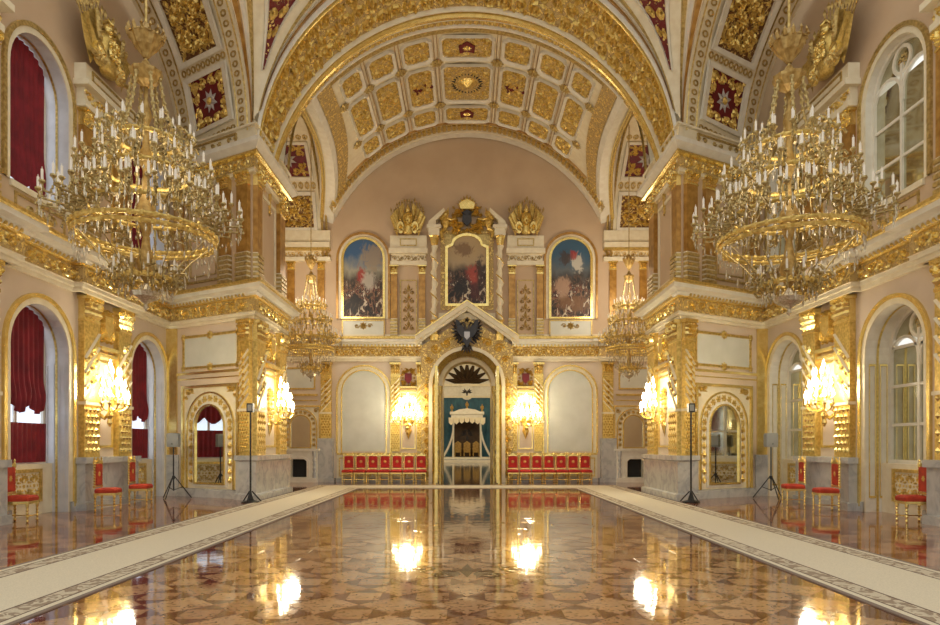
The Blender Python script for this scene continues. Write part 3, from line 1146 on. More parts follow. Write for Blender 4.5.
# ------------------------------------------------------------------ side arches, pendentives, front arch
ARCH_N = 22
for n_, (mx, side) in enumerate(SIDES):
    m2 = T_mir(mx)
    # soffit of the side arch: from the window wall to the hall edge
    def soff(t, s_):                   # t 0..1 up the arch, s_ 0 wall .. 1 hall edge
        a = t * PI * .62
        yi, zi = 15.9 + 3.9 * cos(a), 11.3 + 3.3 * sin(a) * 1.0
        yo, zo = 16.8 + 5.3 * cos(a * .95), 11.3 + 3.6 * sin(a * .95)
        xi, xo = -6.6, -9.75
        k = s_
        return (xo + (xi - xo) * k, yo + (yi - yo) * k, zo + (zi - zo) * k)
    mb = MB(m2)
    mb.grid([[soff(i / 30, j / 6) for j in range(7)] for i in range(31)])
    root = struct(mb.build('ceiling_arch_' + side, 'cream'), 'panelled soffit of the %s side arch' % side)

    def T_soff(u, d, z, m2=m2, soff=soff):      # u: 0..1 across, z: 0..1 up, d metres proud
        a = soff(z, u)
        b = soff(z + .01, u)
        c = soff(z, min(1, u + .01)) if u < .99 else soff(z, u - .01)
        v1 = Vector(b) - Vector(a)
        v2 = Vector(c) - Vector(a)
        n = v1.cross(v2)
        n.normalize()
        if n.y > 0:
            n = -n
        p = Vector(a) + n * d
        return m2(*p)
    # panels up the soffit
    spans = ((.10, .30, 'crimson'), (.38, .60, 'rel_dark'), (.68, .9, 'crimson'))
    for (z0, z1, mt) in spans:
        mb = MB(T_soff)
        mb.frame(rect(.24, .80, z0 - .02, z1 + .02), rect(.29, .75, z0, z1), 0, .09)
        mb.build('coffer_frame', 'white', root)
        mb = MB(T_soff)
        nn = 6
        for i in range(nn):
            for j in range(nn):
                aa, bb = .29 + .46 * i / nn, .29 + .46 * (i + 1) / nn
                cc, dd_ = z0 + (z1 - z0) * j / nn, z0 + (z1 - z0) * (j + 1) / nn
                mb.face((aa, .02, cc), (bb, .02, cc), (bb, .02, dd_), (aa, .02, dd_))
        pnl = mb.build('coffer_panel', mt, root)
        # gilt foliage: local metric map of the panel
        Wm, Hm = 1.65, (z1 - z0) * 7.2
        T_pan = lambda x, d, z, z0=z0, z1=z1, Wm=Wm, Hm=Hm: T_soff(.52 + x / Wm * .46, d + .02, (z0 + z1) / 2 + z / Hm * (z1 - z0))
        g = MB(T_pan)
        if mt == 'crimson':
            for k in range(4):
                for s2 in (-1, 1):
                    a = PI / 2 * k
                    for (rr, off, r_) in ((.36, .12, .10), (.37, .34, .11)):
                        px, pz = rr * cos(a) - s2 * off * sin(a), rr * sin(a) + s2 * off * cos(a)
                        g.scroll(px * Wm, pz * Hm, r_ * Wm * .75, s2, a, 1.3, .1, .06, 0, 10)
                    g.leaf((.40 * cos(a) - s2 * .2 * sin(a)) * Wm, (.40 * sin(a) + s2 * .2 * cos(a)) * Hm, .34, .2, a + s2 * PI / 2, .06, 0)
                    for (pr_, po_, pa_) in ((.45, .08, 1.3), (.44, .30, 1.5), (.43, .43, .6), (.27, .16, .9), (.28, .30, 1.2), (.34, .02, .5)):
                        g.leaf((pr_ * cos(a) - s2 * po_ * sin(a)) * Wm, (pr_ * sin(a) + s2 * po_ * cos(a)) * Hm, .24, .13, a + s2 * pa_, .06, 0)
                    g.leaf((.30 * cos(a) - s2 * .06 * sin(a)) * Wm, (.30 * sin(a) + s2 * .06 * cos(a)) * Hm, .28, .16, a + s2 * 1.1, .06, 0)
            g.build('gilt_foliage', 'gold', pnl, kind='stuff')
            s8 = MB(T_pan)
            for k in range(8):
                s8.leaf(0, 0, .36, .17, PI / 8 + 2 * PI * k / 8, .06, .01)
            s8.build('eight_point_star', 'star', pnl)
            MB(T_pan).stud(0, 0, .12, .1, .05, 10).build('star_boss', 'gold', pnl)
        else:
            g.foliage(0, 0, Wm * .95, Hm * .95, 0, .08, .14, 2)
            g.foliage(0, Hm * .22, Wm * .6, Hm * .4, .02, .06, .1, 1)
            g.foliage(0, -Hm * .22, Wm * .6, Hm * .4, .02, .06, .1, 1)
            g.build('gilt_foliage', 'gold', pnl, kind='stuff')
    # side guilloche strips and cross strips
    g = MB(T_soff)
    for k in range(26):
        z = .03 + k * .037
        for u in (.12, .90):
            g.frame([(u + .035 * cos(2 * PI * i / 8), z + .013 * sin(2 * PI * i / 8)) for i in range(8)],
                    [(u + .02 * cos(2 * PI * i / 8), z + .007 * sin(2 * PI * i / 8)) for i in range(8)], 0, .03)
    for zc in (.045, .34, .64):
        for k in range(9):
            u = .26 + k * .065
            g.frame([(u + .03 * cos(2 * PI * i / 8), zc + .014 * sin(2 * PI * i / 8)) for i in range(8)],
                    [(u + .016 * cos(2 * PI * i / 8), zc + .008 * sin(2 * PI * i / 8)) for i in range(8)], 0, .03)
    g.build('guilloche', 'dullgold', root, kind='stuff')
    g = MB(T_soff)
    for u in (.05, .19, .84, .965):
        zz = [k / 24 for k in range(25)]
        g.grid([[(u - .008, 0, z) for z in zz], [(u, .04, z) for z in zz], [(u + .008, 0, z) for z in zz]])
    g.build('soffit_fillet', 'dullgold', root)
    # mouldings on the hall edge of the side arch
    mb = MB(m2)
    E = [soff(i / 30, 1) for i in range(31)]
    for k, (dr, ox, mt) in enumerate(((0, 0, 'ochre'), (.22, -.0, 'cream'))):
        mb = MB(m2)
        A = []
        for r_ in (dr, dr + .2):
            A.append([(-6.6 + .02 + k * .04, 15.9 + (y - 15.9) * (1 + r_ / 3.9), 11.3 + (z - 11.3) * (1 + r_ / 3.3)) for _, y, z in E])
        mb.grid(A)
        mb.build('arch_moulding', mt, root)

    # front arch curve (outer edge of the great arch)
    FR, FZ = 6.55, 10.4

    def front(t):                      # t 0 springing .. 1 crown
        a = t * PI / 2
        return (-FR * cos(a), 20.0, FZ + FR * sin(a))
    # pendentive
    def pend(t, s_):
        a0 = .16 + t * .72
        fx, fy, fz = front(a0)
        tt = min(.98, .03 + t * .86)
        ex_, ey_, ez_ = soff(tt, 1)
        # match height by blending
        bulge = .35 * sin(PI * s_) * t
        return (ex_ + (fx - ex_) * s_ - bulge * .5, ey_ + (fy - ey_) * s_ + bulge, ez_ + (fz - ez_) * s_)
    mb = MB(m2)
    mb.grid([[pend(i / 20, j / 10) for j in range(11)] for i in range(21)])
    pr = struct(mb.build('ceiling_pendentive_' + side, 'cream'), 'pendentive with crimson panel above the %s pier' % side)
    TP = lambda u, d, z, m2=m2, pend=pend: (lambda p: m2(p[0] + d * .6, p[1] - d * .8, p[2] - d * .2))(pend(z, u))
    for u0, u1, dd_, mt in ((.02, .09, .10, 'ochre'), (.10, .15, .06, 'white'), (.16, .22, .10, 'dullgold'), (.78, .84, .10, 'dullgold'), (.85, .9, .06, 'white'), (.91, .98, .1, 'ochre')):
        mb = MB(TP)
        zz = [k / 20 for k in range(21)]
        mb.grid([[(u0, 0, z) for z in zz], [((u0 + u1) / 2, dd_, z) for z in zz], [(u1, 0, z) for z in zz]])
        mb.build('rib_moulding', mt, pr)
    hw_ = lambda z: .02 + .24 * max(0, (z - .22) / .78)
    mb = MB(TP)
    zz = [.22 + .78 * i / 16 for i in range(17)]
    mb.grid([[(.5 + hw_(z) * (-1 + 2 * j / 6), .03, z) for j in range(7)] for z in zz])
    tri = mb.build('crimson_panel', 'rel_red', pr)
    mb = MB(TP)
    for sx in (-1, 1):
        mb.grid([[(.5 + sx * (hw_(z)), .02, z) for z in zz], [(.5 + sx * (hw_(z) + .02), .09, z) for z in zz], [(.5 + sx * (hw_(z) + .045), .02, z) for z in zz]])
    mb.build('panel_frame', 'white', pr)
    g = MB(TP)
    for i in range(6):
        z = .40 + i * .1
        sc_ = hw_(z) / .2
        for sx in (-1, 1):
            pts = []
            for k in range(10):
                t = k / 9
                rr = .085 * (1 - .8 * t) * sc_
                a = sx * 1.4 * 2 * PI * t
                pts.append((.5 + sx * .10 * sc_ + rr * cos(a), z + .5 * rr * sin(a)))
            g.ribbon(pts, .035, .06, .04)
    g.build('gilt_foliage', 'gold', tri, kind='stuff')

# great arch: splayed gilt band between the front edge and the coffered vault
def great(t, s_):                      # t 0..1 from left springing over the crown to the right, s_ 0 front .. 1 back
    a = PI * t
    r = 6.55 + (6.80 - 6.55) * s_
    zc = 10.4 + (VZ - 10.4) * s_
    y = 20.0 + 2.08 * s_
    rr = r * (1 - .0 * s_)
    return (-rr * cos(a), y, zc + rr * sin(a))


mb = MB()
mb.grid([[great(i / 60, j / 8) for j in range(9)] for i in range(61)])
ga = struct(mb.build('ceiling_great_arch', 'rel_gold'), 'great arch with broad band of gilded foliage')


def T_great(x, d, z):                  # x metres along arc (0..20.5), z metres across (0..2.4)
    p = Vector(great(x / 20.5, z / 2.4))
    c = Vector((0, p.y - 1.5, VZ))
    n = (c - p).normalized()
    return tuple(p + n * d)


g = MB(T_great)
for k in range(40):
    for r_ in range(3):
        x, z = .35 + k * .505 + (.25 if r_ == 1 else 0), .45 + r_ * .5
        if .2 < x < 20.3:
            g.scroll(x, z, .25, 1 if (k + r_) % 2 else -1, k * 1.7 + r_, 1.5, .12, .10, 0, 11)
            g.leaf(x + .2, z + .1, .3, .15, k * .9, .10, 0)
            g.leaf(x - .1, z - .2, .3, .15, k * 1.3 + 2, .10, 0)
g.build('gilt_foliage', 'gold', ga, kind='stuff')
for z0, z1, dd_, mt in ((-.02, .10, .10, 'white'), (.10, .2, .14, 'goldhi'), (1.72, 1.84, .12, 'cream'), (1.84, 2.04, .22, 'goldhi'), (2.04, 2.14, .1, 'white')):
    mb = MB(T_great)
    xx = [20.5 * k / 60 for k in range(61)]
    mb.grid([[(x, 0, z0) for x in xx], [(x, dd_, z0 + (z1 - z0) * .3) for x in xx], [(x, dd_, z0 + (z1 - z0) * .7) for x in xx], [(x, 0, z1) for x in xx]])
    mb.build('arch_moulding', mt, ga)
g = MB(T_great)
for k in range(100):
    g.stud(.1 + k * .205, 2.26, .09, .08, 0, 5)
g.build('bead_course', 'gold', ga, kind='stuff')

# ------------------------------------------------------------------ coffered vault over the throne bay
def phib(y):
    return .885 + .25 * (max(0, y - 23.5) / 6.5) ** 2.4


mb = MB()
mb.grid([[((VR) * sin(p), y, VZ + VR * cos(p)) for p in [phib(y) * (-1 + 2 * j / 40) for j in range(41)]] for y in [22 + 8 * i / 16 for i in range(17)]])
va = struct(mb.build('ceiling_vault', 'cream'), 'coffered barrel vault with gilded panels over the throne wall')
COLS = [(-.715, -.575), (-.545, -.385), (-.35, -.185), (-.145, .145), (.185, .35), (.385, .545), (.575, .715)]
ROWS = [(22.55, 23.9), (24.25, 26.85), (27.2, 28.5)]
for ci, (p0, p1) in enumerate(COLS):
    for ri, (y0, y1) in enumerate(ROWS):
        x0, x1 = p0 * VR, p1 * VR
        ch = .16
        po = chamfer(x0, x1, y0, y1, ch)
        pi_ = chamfer(x0 + .10, x1 - .10, y0 + .10, y1 - .10, ch)
        f1 = MB(T_vault).frame(po, pi_, 0, .12, True, .06).build('coffer_frame', 'white', va)
        pl = MB(T_vault)
        pl.prism(pi_, .01, .02)
        pn_ = pl.build('coffer_panel', 'rel_gold', va)
        g = MB(T_vault)
        cx, cy = (x0 + x1) / 2, (y0 + y1) / 2
        ww, hh = x1 - x0 - .2, y1 - y0 - .2
        if ri == 1 and ci != 3:
            g.foliage(cx, cy + hh * .25, ww, hh * .5, .02, .07, .09, 2)
            g.foliage(cx, cy - hh * .25, ww, hh * .5, .02, .07, .09, 2)
        elif ci == 3:
            g.foliage(cx - ww * .28, cy, ww * .44, hh, .02, .07, .09, 2)
            g.foliage(cx + ww * .28, cy, ww * .44, hh, .02, .07, .09, 2)
        else:
            g.foliage(cx, cy, ww, hh, .02, .07, .1, 2)
        g.build('gilt_foliage', 'gold', pn_, kind='stuff')
        if ri == 1 and ci in (2, 4):
            s8 = MB(T_vault)
            for k in range(6):
                s8.leaf(cx - .35 + .14 * k, cy + (.1 if k % 2 else -.1), .3, .2, .4 + k, .1, .03)
            s8.build('crimson_ribbon', 'crimson', pn_)
        if ci == 3 and ri != 1:
            MB(T_vault).prism([(cx - .26, cy + .3), (cx - .3, cy - .1), (cx, cy - .36), (cx + .3, cy - .1), (cx + .26, cy + .3), (cx, cy + .2)], .03, .1).build('crimson_shield', 'crimson', pn_)
            g = MB(T_vault)
            g.rosette(cx, cy, .18, 8, .05, .1)
            g.rosette(cx, cy + .38, .14, 5, .06, .05)
            g.build('shield_crest', 'goldhi', pn_)
        if ci == 3 and ri == 1:
            s8 = MB(T_vault)
            for k in range(26):
                a = 2 * PI * k / 26
                s8.leaf(cx + .42 * cos(a), cy + .52 * sin(a), .24, .12, a, .08, .03)
            s8.build('dark_wreath', 'eagle', pn_)
            MB(T_vault).stud(cx, cy, .46, .2, .03, 16).build('boss', 'goldhi', pn_)
# bosses at rib crossings, fillets along ribs
g = MB(T_vault)
for y in (24.07, 27.03):
    for p in (-.73, -.56, -.3675, -.165, .165, .3675, .56, .73):
        g.rosette(p * VR, y, .26, 8, .1, .04)
g.build('rib_boss', 'dullgold', va, kind='stuff')
g = MB(T_vault)
for p in (-.56, -.3675, -.165, .165, .3675, .56):
    for o in (-.06, .06):
        g.grid([[(p * VR + o - .015, 0, 22.4), (p * VR + o - .015, 0, 28.6)], [(p * VR + o, .05, 22.4), (p * VR + o, .05, 28.6)], [(p * VR + o + .015, 0, 22.4), (p * VR + o + .015, 0, 28.6)]])
g.build('rib_fillet', 'ochre', va)
# front and back borders of the vault
xs = [VR * (-.88 + 1.76 * k / 48) for k in range(49)]
xs2 = [VR * (-1.10 + 2.2 * k / 48) for k in range(49)]
for y0, y1, dd_, mt, xx in ((22.0, 22.12, .1, 'white', xs), (22.2, 22.42, .05, 'dullgold', xs), (28.62, 28.7, .08, 'ochre', xs), (28.75, 29.3, .04, 'rel_cream', xs2), (29.3, 29.45, .12, 'cream', xs2), (29.5, 29.95, .1, 'white', xs2)):
    mb = MB(T_vault)
    mb.grid([[(x, 0, y0) for x in xx], [(x, dd_, y0 + .02) for x in xx], [(x, dd_, y1 - .02) for x in xx], [(x, 0, y1) for x in xx]])
    mb.build('vault_border', mt, va)
g = MB(T_vault)
for k in range(64):
    x = VR * (-1.06 + 2.12 * k / 63)
    g.box(x - .07, x + .07, .03, .12, 28.82, 29.2)
g.build('vault_dentils', 'gold', va, kind='stuff')
for mx, side in SIDES:
    m2 = T_mir(mx)
    ys = [22 + 8 * i / 24 for i in range(25)]
    # foliage strip, white band and gilt roll along the side opening of the vault
    mb = MB(m2)
    mb.grid([[(-(VR - .05) * sin(phib(y) - .13), y, VZ + (VR - .05) * cos(phib(y) - .13)) for y in ys], [(-(VR - .05) * sin(phib(y) - .035), y, VZ + (VR - .05) * cos(phib(y) - .035)) for y in ys]])
    mb.build('vault_edge_foliage', 'rel_gold', va)
    mb = MB(m2)
    mb.grid([[(-(VR - .06) * sin(phib(y) - .03), y, VZ + (VR - .06) * cos(phib(y) - .03)) for y in ys], [(-(VR - .06) * sin(phib(y)) - .02, y, VZ + (VR - .06) * cos(phib(y)) - .06) for y in ys],
             [(-(VR + .7) * sin(phib(y)), y, VZ + (VR - .02) * cos(phib(y)) + .1) for y in ys],
             [(-6.64, y, VZ + VR * cos(phib(y)) + 2.2) for y in ys]])
    mb.build('vault_edge_band', 'white', va)
    mb = MB(m2)
    mb.tube([(-(VR + .55) * sin(phib(y)), y, VZ + (VR - .1) * cos(phib(y))) for y in ys], .09, 8)
    mb.build('vault_edge_roll', 'goldhi', va)
    # cross vault behind the opening
    def cross(t, x):
        y = 26.65 + 3.33 * cos(PI * t)
        return (x, y, 10.3 + 4.7 * sin(PI * t))
    mb = MB(m2)
    mb.grid([[cross(i / 30, -6.62 - 3.5 * j / 6) for j in range(7)] for i in range(31)])
    cr = struct(mb.build('ceiling_cross_vault_' + side, 'cream'), 'panelled side vault of the throne bay on the %s' % side)

    def T_cross(u, d, z, m2=m2):        # u metres along x from -6, z 0..1
        p = Vector(cross(z, -6 - u))
        c = Vector((-6 - u, 26.65, 10.3))
        p += (c - p).normalized() * d
        return m2(*p)
    for (z0, z1, mt) in ((.095, .195, 'rel_dark'), (.255, .375, 'crimson')):
        mb = MB(T_cross)
        mb.frame(rect(.85, 2.95, z0 - .012, z1 + .012), rect(1.0, 2.8, z0, z1), 0, .08)
        mb.build('coffer_frame', 'white', cr)
        mb = MB(T_cross)
        for i in range(6):
            a, b = z0 + (z1 - z0) * i / 6, z0 + (z1 - z0) * (i + 1) / 6
            mb.face((1.0, .02, a), (2.8, .02, a), (2.8, .02, b), (1.0, .02, b))
        pnl = mb.build('coffer_panel', mt, cr)
        Hm = 1.75
        T_pan = lambda x, d, z, z0=z0, z1=z1: T_cross(1.9 + x, d + .03, (z0 + z1) / 2 + z / 1.75 * (z1 - z0))
        g = MB(T_pan)
        if mt == 'crimson':
            for k in range(4):
                for s2 in (-1, 1):
                    a = PI / 2 * k
                    g.scroll((.6 * cos(a) - s2 * .32 * sin(a)), (.6 * sin(a) + s2 * .32 * cos(a)), .2, s2, a, 1.3, .1, .05, 0, 9)
                    for (pr_, po_, pa_) in ((.72, .15, 1.3), (.7, .6, .6), (.48, .2, .9), (.5, .5, 1.2)):
                        g.leaf(pr_ * cos(a) - s2 * po_ * sin(a), pr_ * sin(a) + s2 * po_ * cos(a), .26, .15, a + s2 * pa_, .05, 0)
                    g.leaf((.66 * cos(a) - s2 * .5 * sin(a)), (.66 * sin(a) + s2 * .5 * cos(a)), .3, .18, a + s2 * PI / 2, .05, 0)
            g.build('gilt_foliage', 'gold', pnl, kind='stuff')
            s8 = MB(T_pan)
            for k in range(8):
                s8.leaf(0, 0, .45, .2, PI / 8 + PI / 4 * k, .06, .01)
            s8.build('eight_point_star', 'star', pnl)
        else:
            g.foliage(0, 0, 1.65, 1.7, 0, .07, .12, 2)
            g.build('gilt_foliage', 'gold', pnl, kind='stuff')
    g = MB(T_cross)
    for zc in (.07, .225, .405):
        for k in range(7):
            g.rosette(.9 + k * .28, zc * 1.0, .02, 4, .04, 0)
            g.frame([(.9 + k * .28 + .12 * cos(2 * PI * i / 8), zc + .012 * sin(2 * PI * i / 8)) for i in range(8)],
                    [(.9 + k * .28 + .06 * cos(2 * PI * i / 8), zc + .006 * sin(2 * PI * i / 8)) for i in range(8)], 0, .03)
    g.build('guilloche', 'dullgold', cr, kind='stuff')
    for u in (.45, .65, 2.9):
        mb = MB(T_cross)
        zz = [k / 24 for k in range(25)]
        mb.grid([[(u - .05, 0, z) for z in zz], [(u, .06, z) for z in zz], [(u + .05, 0, z) for z in zz]])
        mb.build('soffit_fillet', 'dullgold', cr)

struct(MB().box(-10.6, 10.6, 20.2, 31, 16.95, 17.1).build('ceiling', 'cream'), 'unseen light-blocking slab added over the throne bay vault')  # unseen slab, added to keep world light from leaking past the vaults

# ------------------------------------------------------------------ throne wall
K = 30 / 650.0
fx = lambda px: (px - 467) * K
fz = lambda py: 1.65 + (446 - py) * K
DHW, DZS = 1.58, 4.45
mb = MB(T_far)
pierced(mb, -10.4, 10.4, 0, 6.6, [(0, DHW, 0, DZS)])
wb = struct(mb.build('wall_back', 'pink'), 'pink throne wall with blank arches, pilasters and central doorway')
mb = MB(T_far)
mb.face((-10.4, 0, 6.6), (10.4, 0, 6.6), (10.4, 0, 16.6), (-10.4, 0, 16.6))
mb.build('upper_wall', 'tan', wb)
MB(T_far).box(-6.0, -1.9, 0, .06, 0, 1.3).build('dado', 'cream', wb)
MB(T_far).box(1.9, 6.0, 0, .06, 0, 1.3).build('dado', 'cream', wb)
for a, b in ((-6.0, -1.9), (1.9, 6.0)):
    g = MB(T_far)
    g.box(a, b, 0, .1, 1.24, 1.33)
    for k in range(5):
        x = a + .1 + k * .8
        g.frame(rect(x, x + .7, .25, 1.12), rect(x + .05, x + .65, .3, 1.07), .06, .09)
    g.build('dado_moulding', 'gold', wb)
    MB(T_far).box(a, b, 0, .12, 0, .16).build('baseboard', 'marble', wb)
for mx, side in SIDES:
    tf = lambda x, d, z, mx=mx: T_far(mx * x, d, z)
    xc = fx(364)
    MB(tf).prism(arch(xc, 1.02, 1.4, 4.12, 18), 0, .02).build('blank_arch', 'blank', wb)
    g = MB(tf)
    g.frame(arch(xc, 1.28, 1.33, 4.12, 18), arch(xc, 1.2, 1.33, 4.12, 18), 0, .08, False)
    g.frame(arch(xc, 1.06, 1.33, 4.12, 18), arch(xc, 1.0, 1.33, 4.12, 18), 0, .06, False)
    g.build('arch_moulding', 'goldhi', wb)
    MB(tf).frame(arch(xc, 1.2, 1.33, 4.12, 18), arch(xc, 1.06, 1.33, 4.12, 18), 0, .04, False).build('archivolt', 'cream', wb)
    # pilasters beside the sconce and at the bay edge
    for a, b in ((fx(391), fx(400)), (fx(417), fx(427))):
        pilaster(tf, a, b, 1.4, 5.5, wb, .12)
    pilaster(tf, fx(321.5), fx(332), 2.0, 5.5, wb, .2)
    MB(tf).box(fx(319), fx(334), 0, .36, 0, 2.0).build('pedestal', 'marble', wb)
    MB(tf).box(fx(317), fx(336), 0, .44, 0, .18).build('pedestal_base', 'marble', wb)
    g = MB(tf)
    xs_ = fx(408.5)
    g.foliage(xs_, fz(378), .75, 1.0, 0, .12, .1, 2)
    g.build('cartouche', 'goldhi', wb)
    MB(tf).prism([(xs_ + .16 * sx, fz(378) + dz) for sx, dz in ((-1, .2), (1, .2), (1, -.1), (0, -.28), (-1, -.1))], .05, .17).build('cartouche_shield', 'crimson', wb)
    g = MB(tf)
    g.box(xs_ - .36, xs_ + .36, 0, .12, fz(392), fz(390))
    g.box(xs_ - .4, xs_ + .4, 0, .18, fz(388.5), fz(386.5))
    g.frame(rect(xs_ - .34, xs_ + .34, 1.5, fz(394)), rect(xs_ - .28, xs_ + .28, 1.56, fz(395)), 0, .04)
    g.build('sconce_panel', 'goldhi', wb)
    # upper order
    for a, b in ((fx(391), fx(397.5)), (fx(419), fx(425.5))):
        pilaster(tf, a, b, fz(338), fz(266), wb, .14, 'upper')
    xa, xb = fx(389.5), fx(428)
    g = MB(tf)
    g.box(xa + .05, xb - .05, 0, .18, fz(266), fz(262))
    g.box(xa, xb, 0, .34, fz(255), fz(250))
    g.box(xa + .05, xb - .05, 0, .22, fz(250), fz(237))
    g.box(xa + .1, xb - .1, 0, .14, fz(262), fz(255))
    g.build('attic_block', 'cream', wb)
    g = MB(tf)
    g.rinceau(xa + .1, xb - .1, fz(262), fz(256), .14, .05)
    g.frame(rect(xa + .5, xb - .5, fz(247.5), fz(240)), rect(xa + .55, xb - .55, fz(246.5), fz(241)), .22, .25)
    g.build('attic_gilding', 'dullgold', wb)
    g = MB(tf)
    g.frame(rect(fx(400), fx(417), fz(335), fz(280)), rect(fx(401), fx(416), fz(334), fz(281)), 0, .05)
    for k in range(5):
        z = fz(328 - k * 9)
        for sx in (-1, 1):
            g.scroll(xs_ + sx * .17, z, .15, sx, PI / 2, 1.3, .06, .06, 0, 9)
        g.leaf(xs_, z, .4, .16, PI / 2, .08, 0)
    g.build('candelabrum_relief', 'dullgold', wb)
    # under-painting panel
    MB(tf).box(fx(343), fx(384), 0, .05, fz(338), fz(321)).build('blank_tablet', 'blank', wb)
    g = MB(tf)
    g.frame(rect(fx(342), fx(385), fz(339), fz(320)), rect(fx(343.3), fx(383.7), fz(337.7), fz(321.3)), 0, .08)
    g.rosette(fx(363.5), fz(326), .2, 8, .08, .05)
    for sx in (-1, 1):
        g.scroll(fx(363.5) + sx * .3, fz(326), .13, sx, 0, 1.3, .06, .05, .05, 9)
    g.build('tablet_gilding', 'dullgold', wb)
    # side part of the bay: cornice above, pilasters, tablet
    for a, b in ((fx(288), fx(295)), (fx(318), fx(325))):
        pilaster(tf, a, b, 6.8, fz(262), wb, .12, 'upper')
    g = MB(tf)
    g.box(-10, fx(331), 0, .2, fz(262), fz(258))
    g.box(-10, fx(331), 0, .34, fz(250), fz(244))
    g.box(-10, fx(331), 0, .24, fz(243), fz(232))
    g.build('bay_cornice', 'cream', wb)
    g = MB(tf)
    g.rinceau(-8.6, fx(330), fz(258), fz(251), .02, .06)
    g.box(-8.6, fx(331), 0, .36, fz(251), fz(249.6))
    g.build('bay_cornice_gilding', 'gold', wb)
    MB(tf).box(fx(280), fx(314), 0, .02, fz(388), fz(369)).build('blank_tablet', 'blank', wb)
    g = MB(tf)
    g.frame(rect(fx(279), fx(315.5), fz(389.5), fz(367.5)), rect(fx(280.5), fx(314), fz(388), fz(369)), 0, .05)
    g.box(fx(275), fx(318), 0, .1, fz(396), fz(394))
    g.box(fx(275), fx(318), 0, .06, fz(401), fz(400))
    g.build('tablet_frame', 'gold', wb)

# ------------------------------------------------------------------ throne portal
po = MB(T_far)
gz0, gap = 5.5, 7.55
poly_o = [(-2.1, 0), (-2.1, 6.2), (0, gap), (2.1, 6.2), (2.1, 0)]
N_ = 16
inner = arch(0, DHW, 0, DZS, N_)
outer = [(-2.1, 0)]
for k in range(N_ + 1):
    a = PI * k / N_
    x = -2.1 * cos(a) * 1.0
    zz = 6.2 + (gap - 6.2) * (1 - abs(x) / 2.1)
    if k in (0, N_):
        zz = DZS
    elif k in (1, N_ - 1):
        x = math.copysign(2.1, x)
        zz = 6.2
    outer.append((x, zz))
outer.append((2.1, 0))
po.frame(outer, inner, 0, .35, False)
pt = struct(po.build('trim_3', 'rel_gold'), 'gabled gilded portal round the throne doorway')
g = MB(T_far)
for sx in (-1, 1):
    g.scroll(sx * 1.45, 6.1, .26, sx, 0, 1.5, .12, .09, .35, 12)
    g.scroll(sx * .95, 6.35, .24, -sx, PI, 1.5, .12, .09, .35, 12)
    g.scroll(sx * 1.75, 5.6, .2, sx, 0, 1.5, .1, .09, .35, 12)
    for k in range(9):
        z = .4 + k * .5
        g.scroll(sx * 1.84, z, .17, sx, 0, 1.4, .1, .08, .35, 10)
        g.leaf(sx * 1.84, z + .15, .3, .16, PI / 2, .1, .35)
    g.leaf(sx * .5, 6.55, .5, .2, 0 if sx > 0 else PI, .1, .35)
g.build('portal_relief', 'goldhi', pt, kind='stuff')
g = MB(T_far)
for sx in (-1, 1):
    A, B = (sx * 2.35, 6.38), (0, 7.98)
    A2, B2 = (sx * 2.35, 6.62), (0, 8.22)
    g.prism([A, B, B2, A2], 0, .62)
    g.prism([(A[0], A[1] - .16), (B[0], B[1] - .16), B, A], 0, .5)
g.build('gable_moulding', 'cream', pt)
g = MB(T_far)
for sx in (-1, 1):
    g.prism([(sx * 2.35, 6.62), (0, 8.22), (0, 8.27), (sx * 2.35, 6.67)], 0, .66)
g.build('gable_gilt_edge', 'goldhi', pt)
MB(T_far).frame(arch(0, DHW + .16, 0, DZS, 18), arch(0, DHW, 0, DZS, 18), .35, .45, False).build('portal_archivolt', 'cream', pt)
# splayed reveal with gilt colonnettes
for k, (r0, r1, y0, y1, mt) in enumerate(((DHW, 1.34, .35, 0., 'goldhi'), (1.34, 1.34, 0., -.3, 'rel_gold'), (1.34, 1.16, -.3, -.4, 'cream'), (1.16, 1.1, -.4, -.9, 'gold'))):
    A, B = arch(0, r0, 0, DZS, 18), arch(0, r1, 0, DZS, 18)
    mb = MB(T_far)
    mb.grid([[(x, y0, z) for x, z in A], [(x, y1, z) for x, z in B]])
    mb.build('portal_reveal', mt, pt)
for sx in (-1, 1):
    for rr, dd_ in ((1.46, .18), (1.25, -.3)):
        mb = MB(T_far)
        prof = [(.1, 0), (.1, .3), (.07, .35)] + [(.06 + .012 * (i % 2), .35 + i * .25) for i in range(1, 14)] + [(.07, 4.0), (.11, 4.2), (.12, 4.45)]
        mb.lathe(prof, 10, (sx * rr, dd_, 0))
        mb.build('colonnette', 'goldhi', pt)
# door leaves standing open into the hall
for n_, (mx, side) in enumerate(SIDES):
    x0 = 1.30
    mb = MB(lambda x, d, z, mx=mx: (mx * -x, d, z))
    mb.box(x0, x0 + .08, 28.35, 29.85, .03, 5.1)
    do = struct(mb.build('door_%d' % (3 + n_), 'white'), 'tall white and gold door leaf folded open at the throne doorway')
    for z0, z1 in ((.2, 1.3), (1.45, 3.1), (3.25, 4.95)):
        for xx, dn in ((x0, -.03), (x0 + .08, .03)):
            mm = MB(lambda u, d, z, mx=mx, xx=xx, dn=dn: (mx * -(xx + dn * d), u, z))
            mm.frame(rect(28.5, 29.7, z0, z1), rect(28.6, 29.6, z0 + .1, z1 - .1), 0, 1)
            mm.foliage(29.1, (z0 + z1) / 2, .9, z1 - z0 - .3, 0, 1, .08, 1)
            mm.build('door_panel_gilding', 'goldhi', do)
    MB(lambda x, d, z, mx=mx: (mx * -x, d, z)).box(x0 - .02, x0 + .1, 28.27, 28.36, .03, 5.15).build('door_edge', 'goldhi', do)

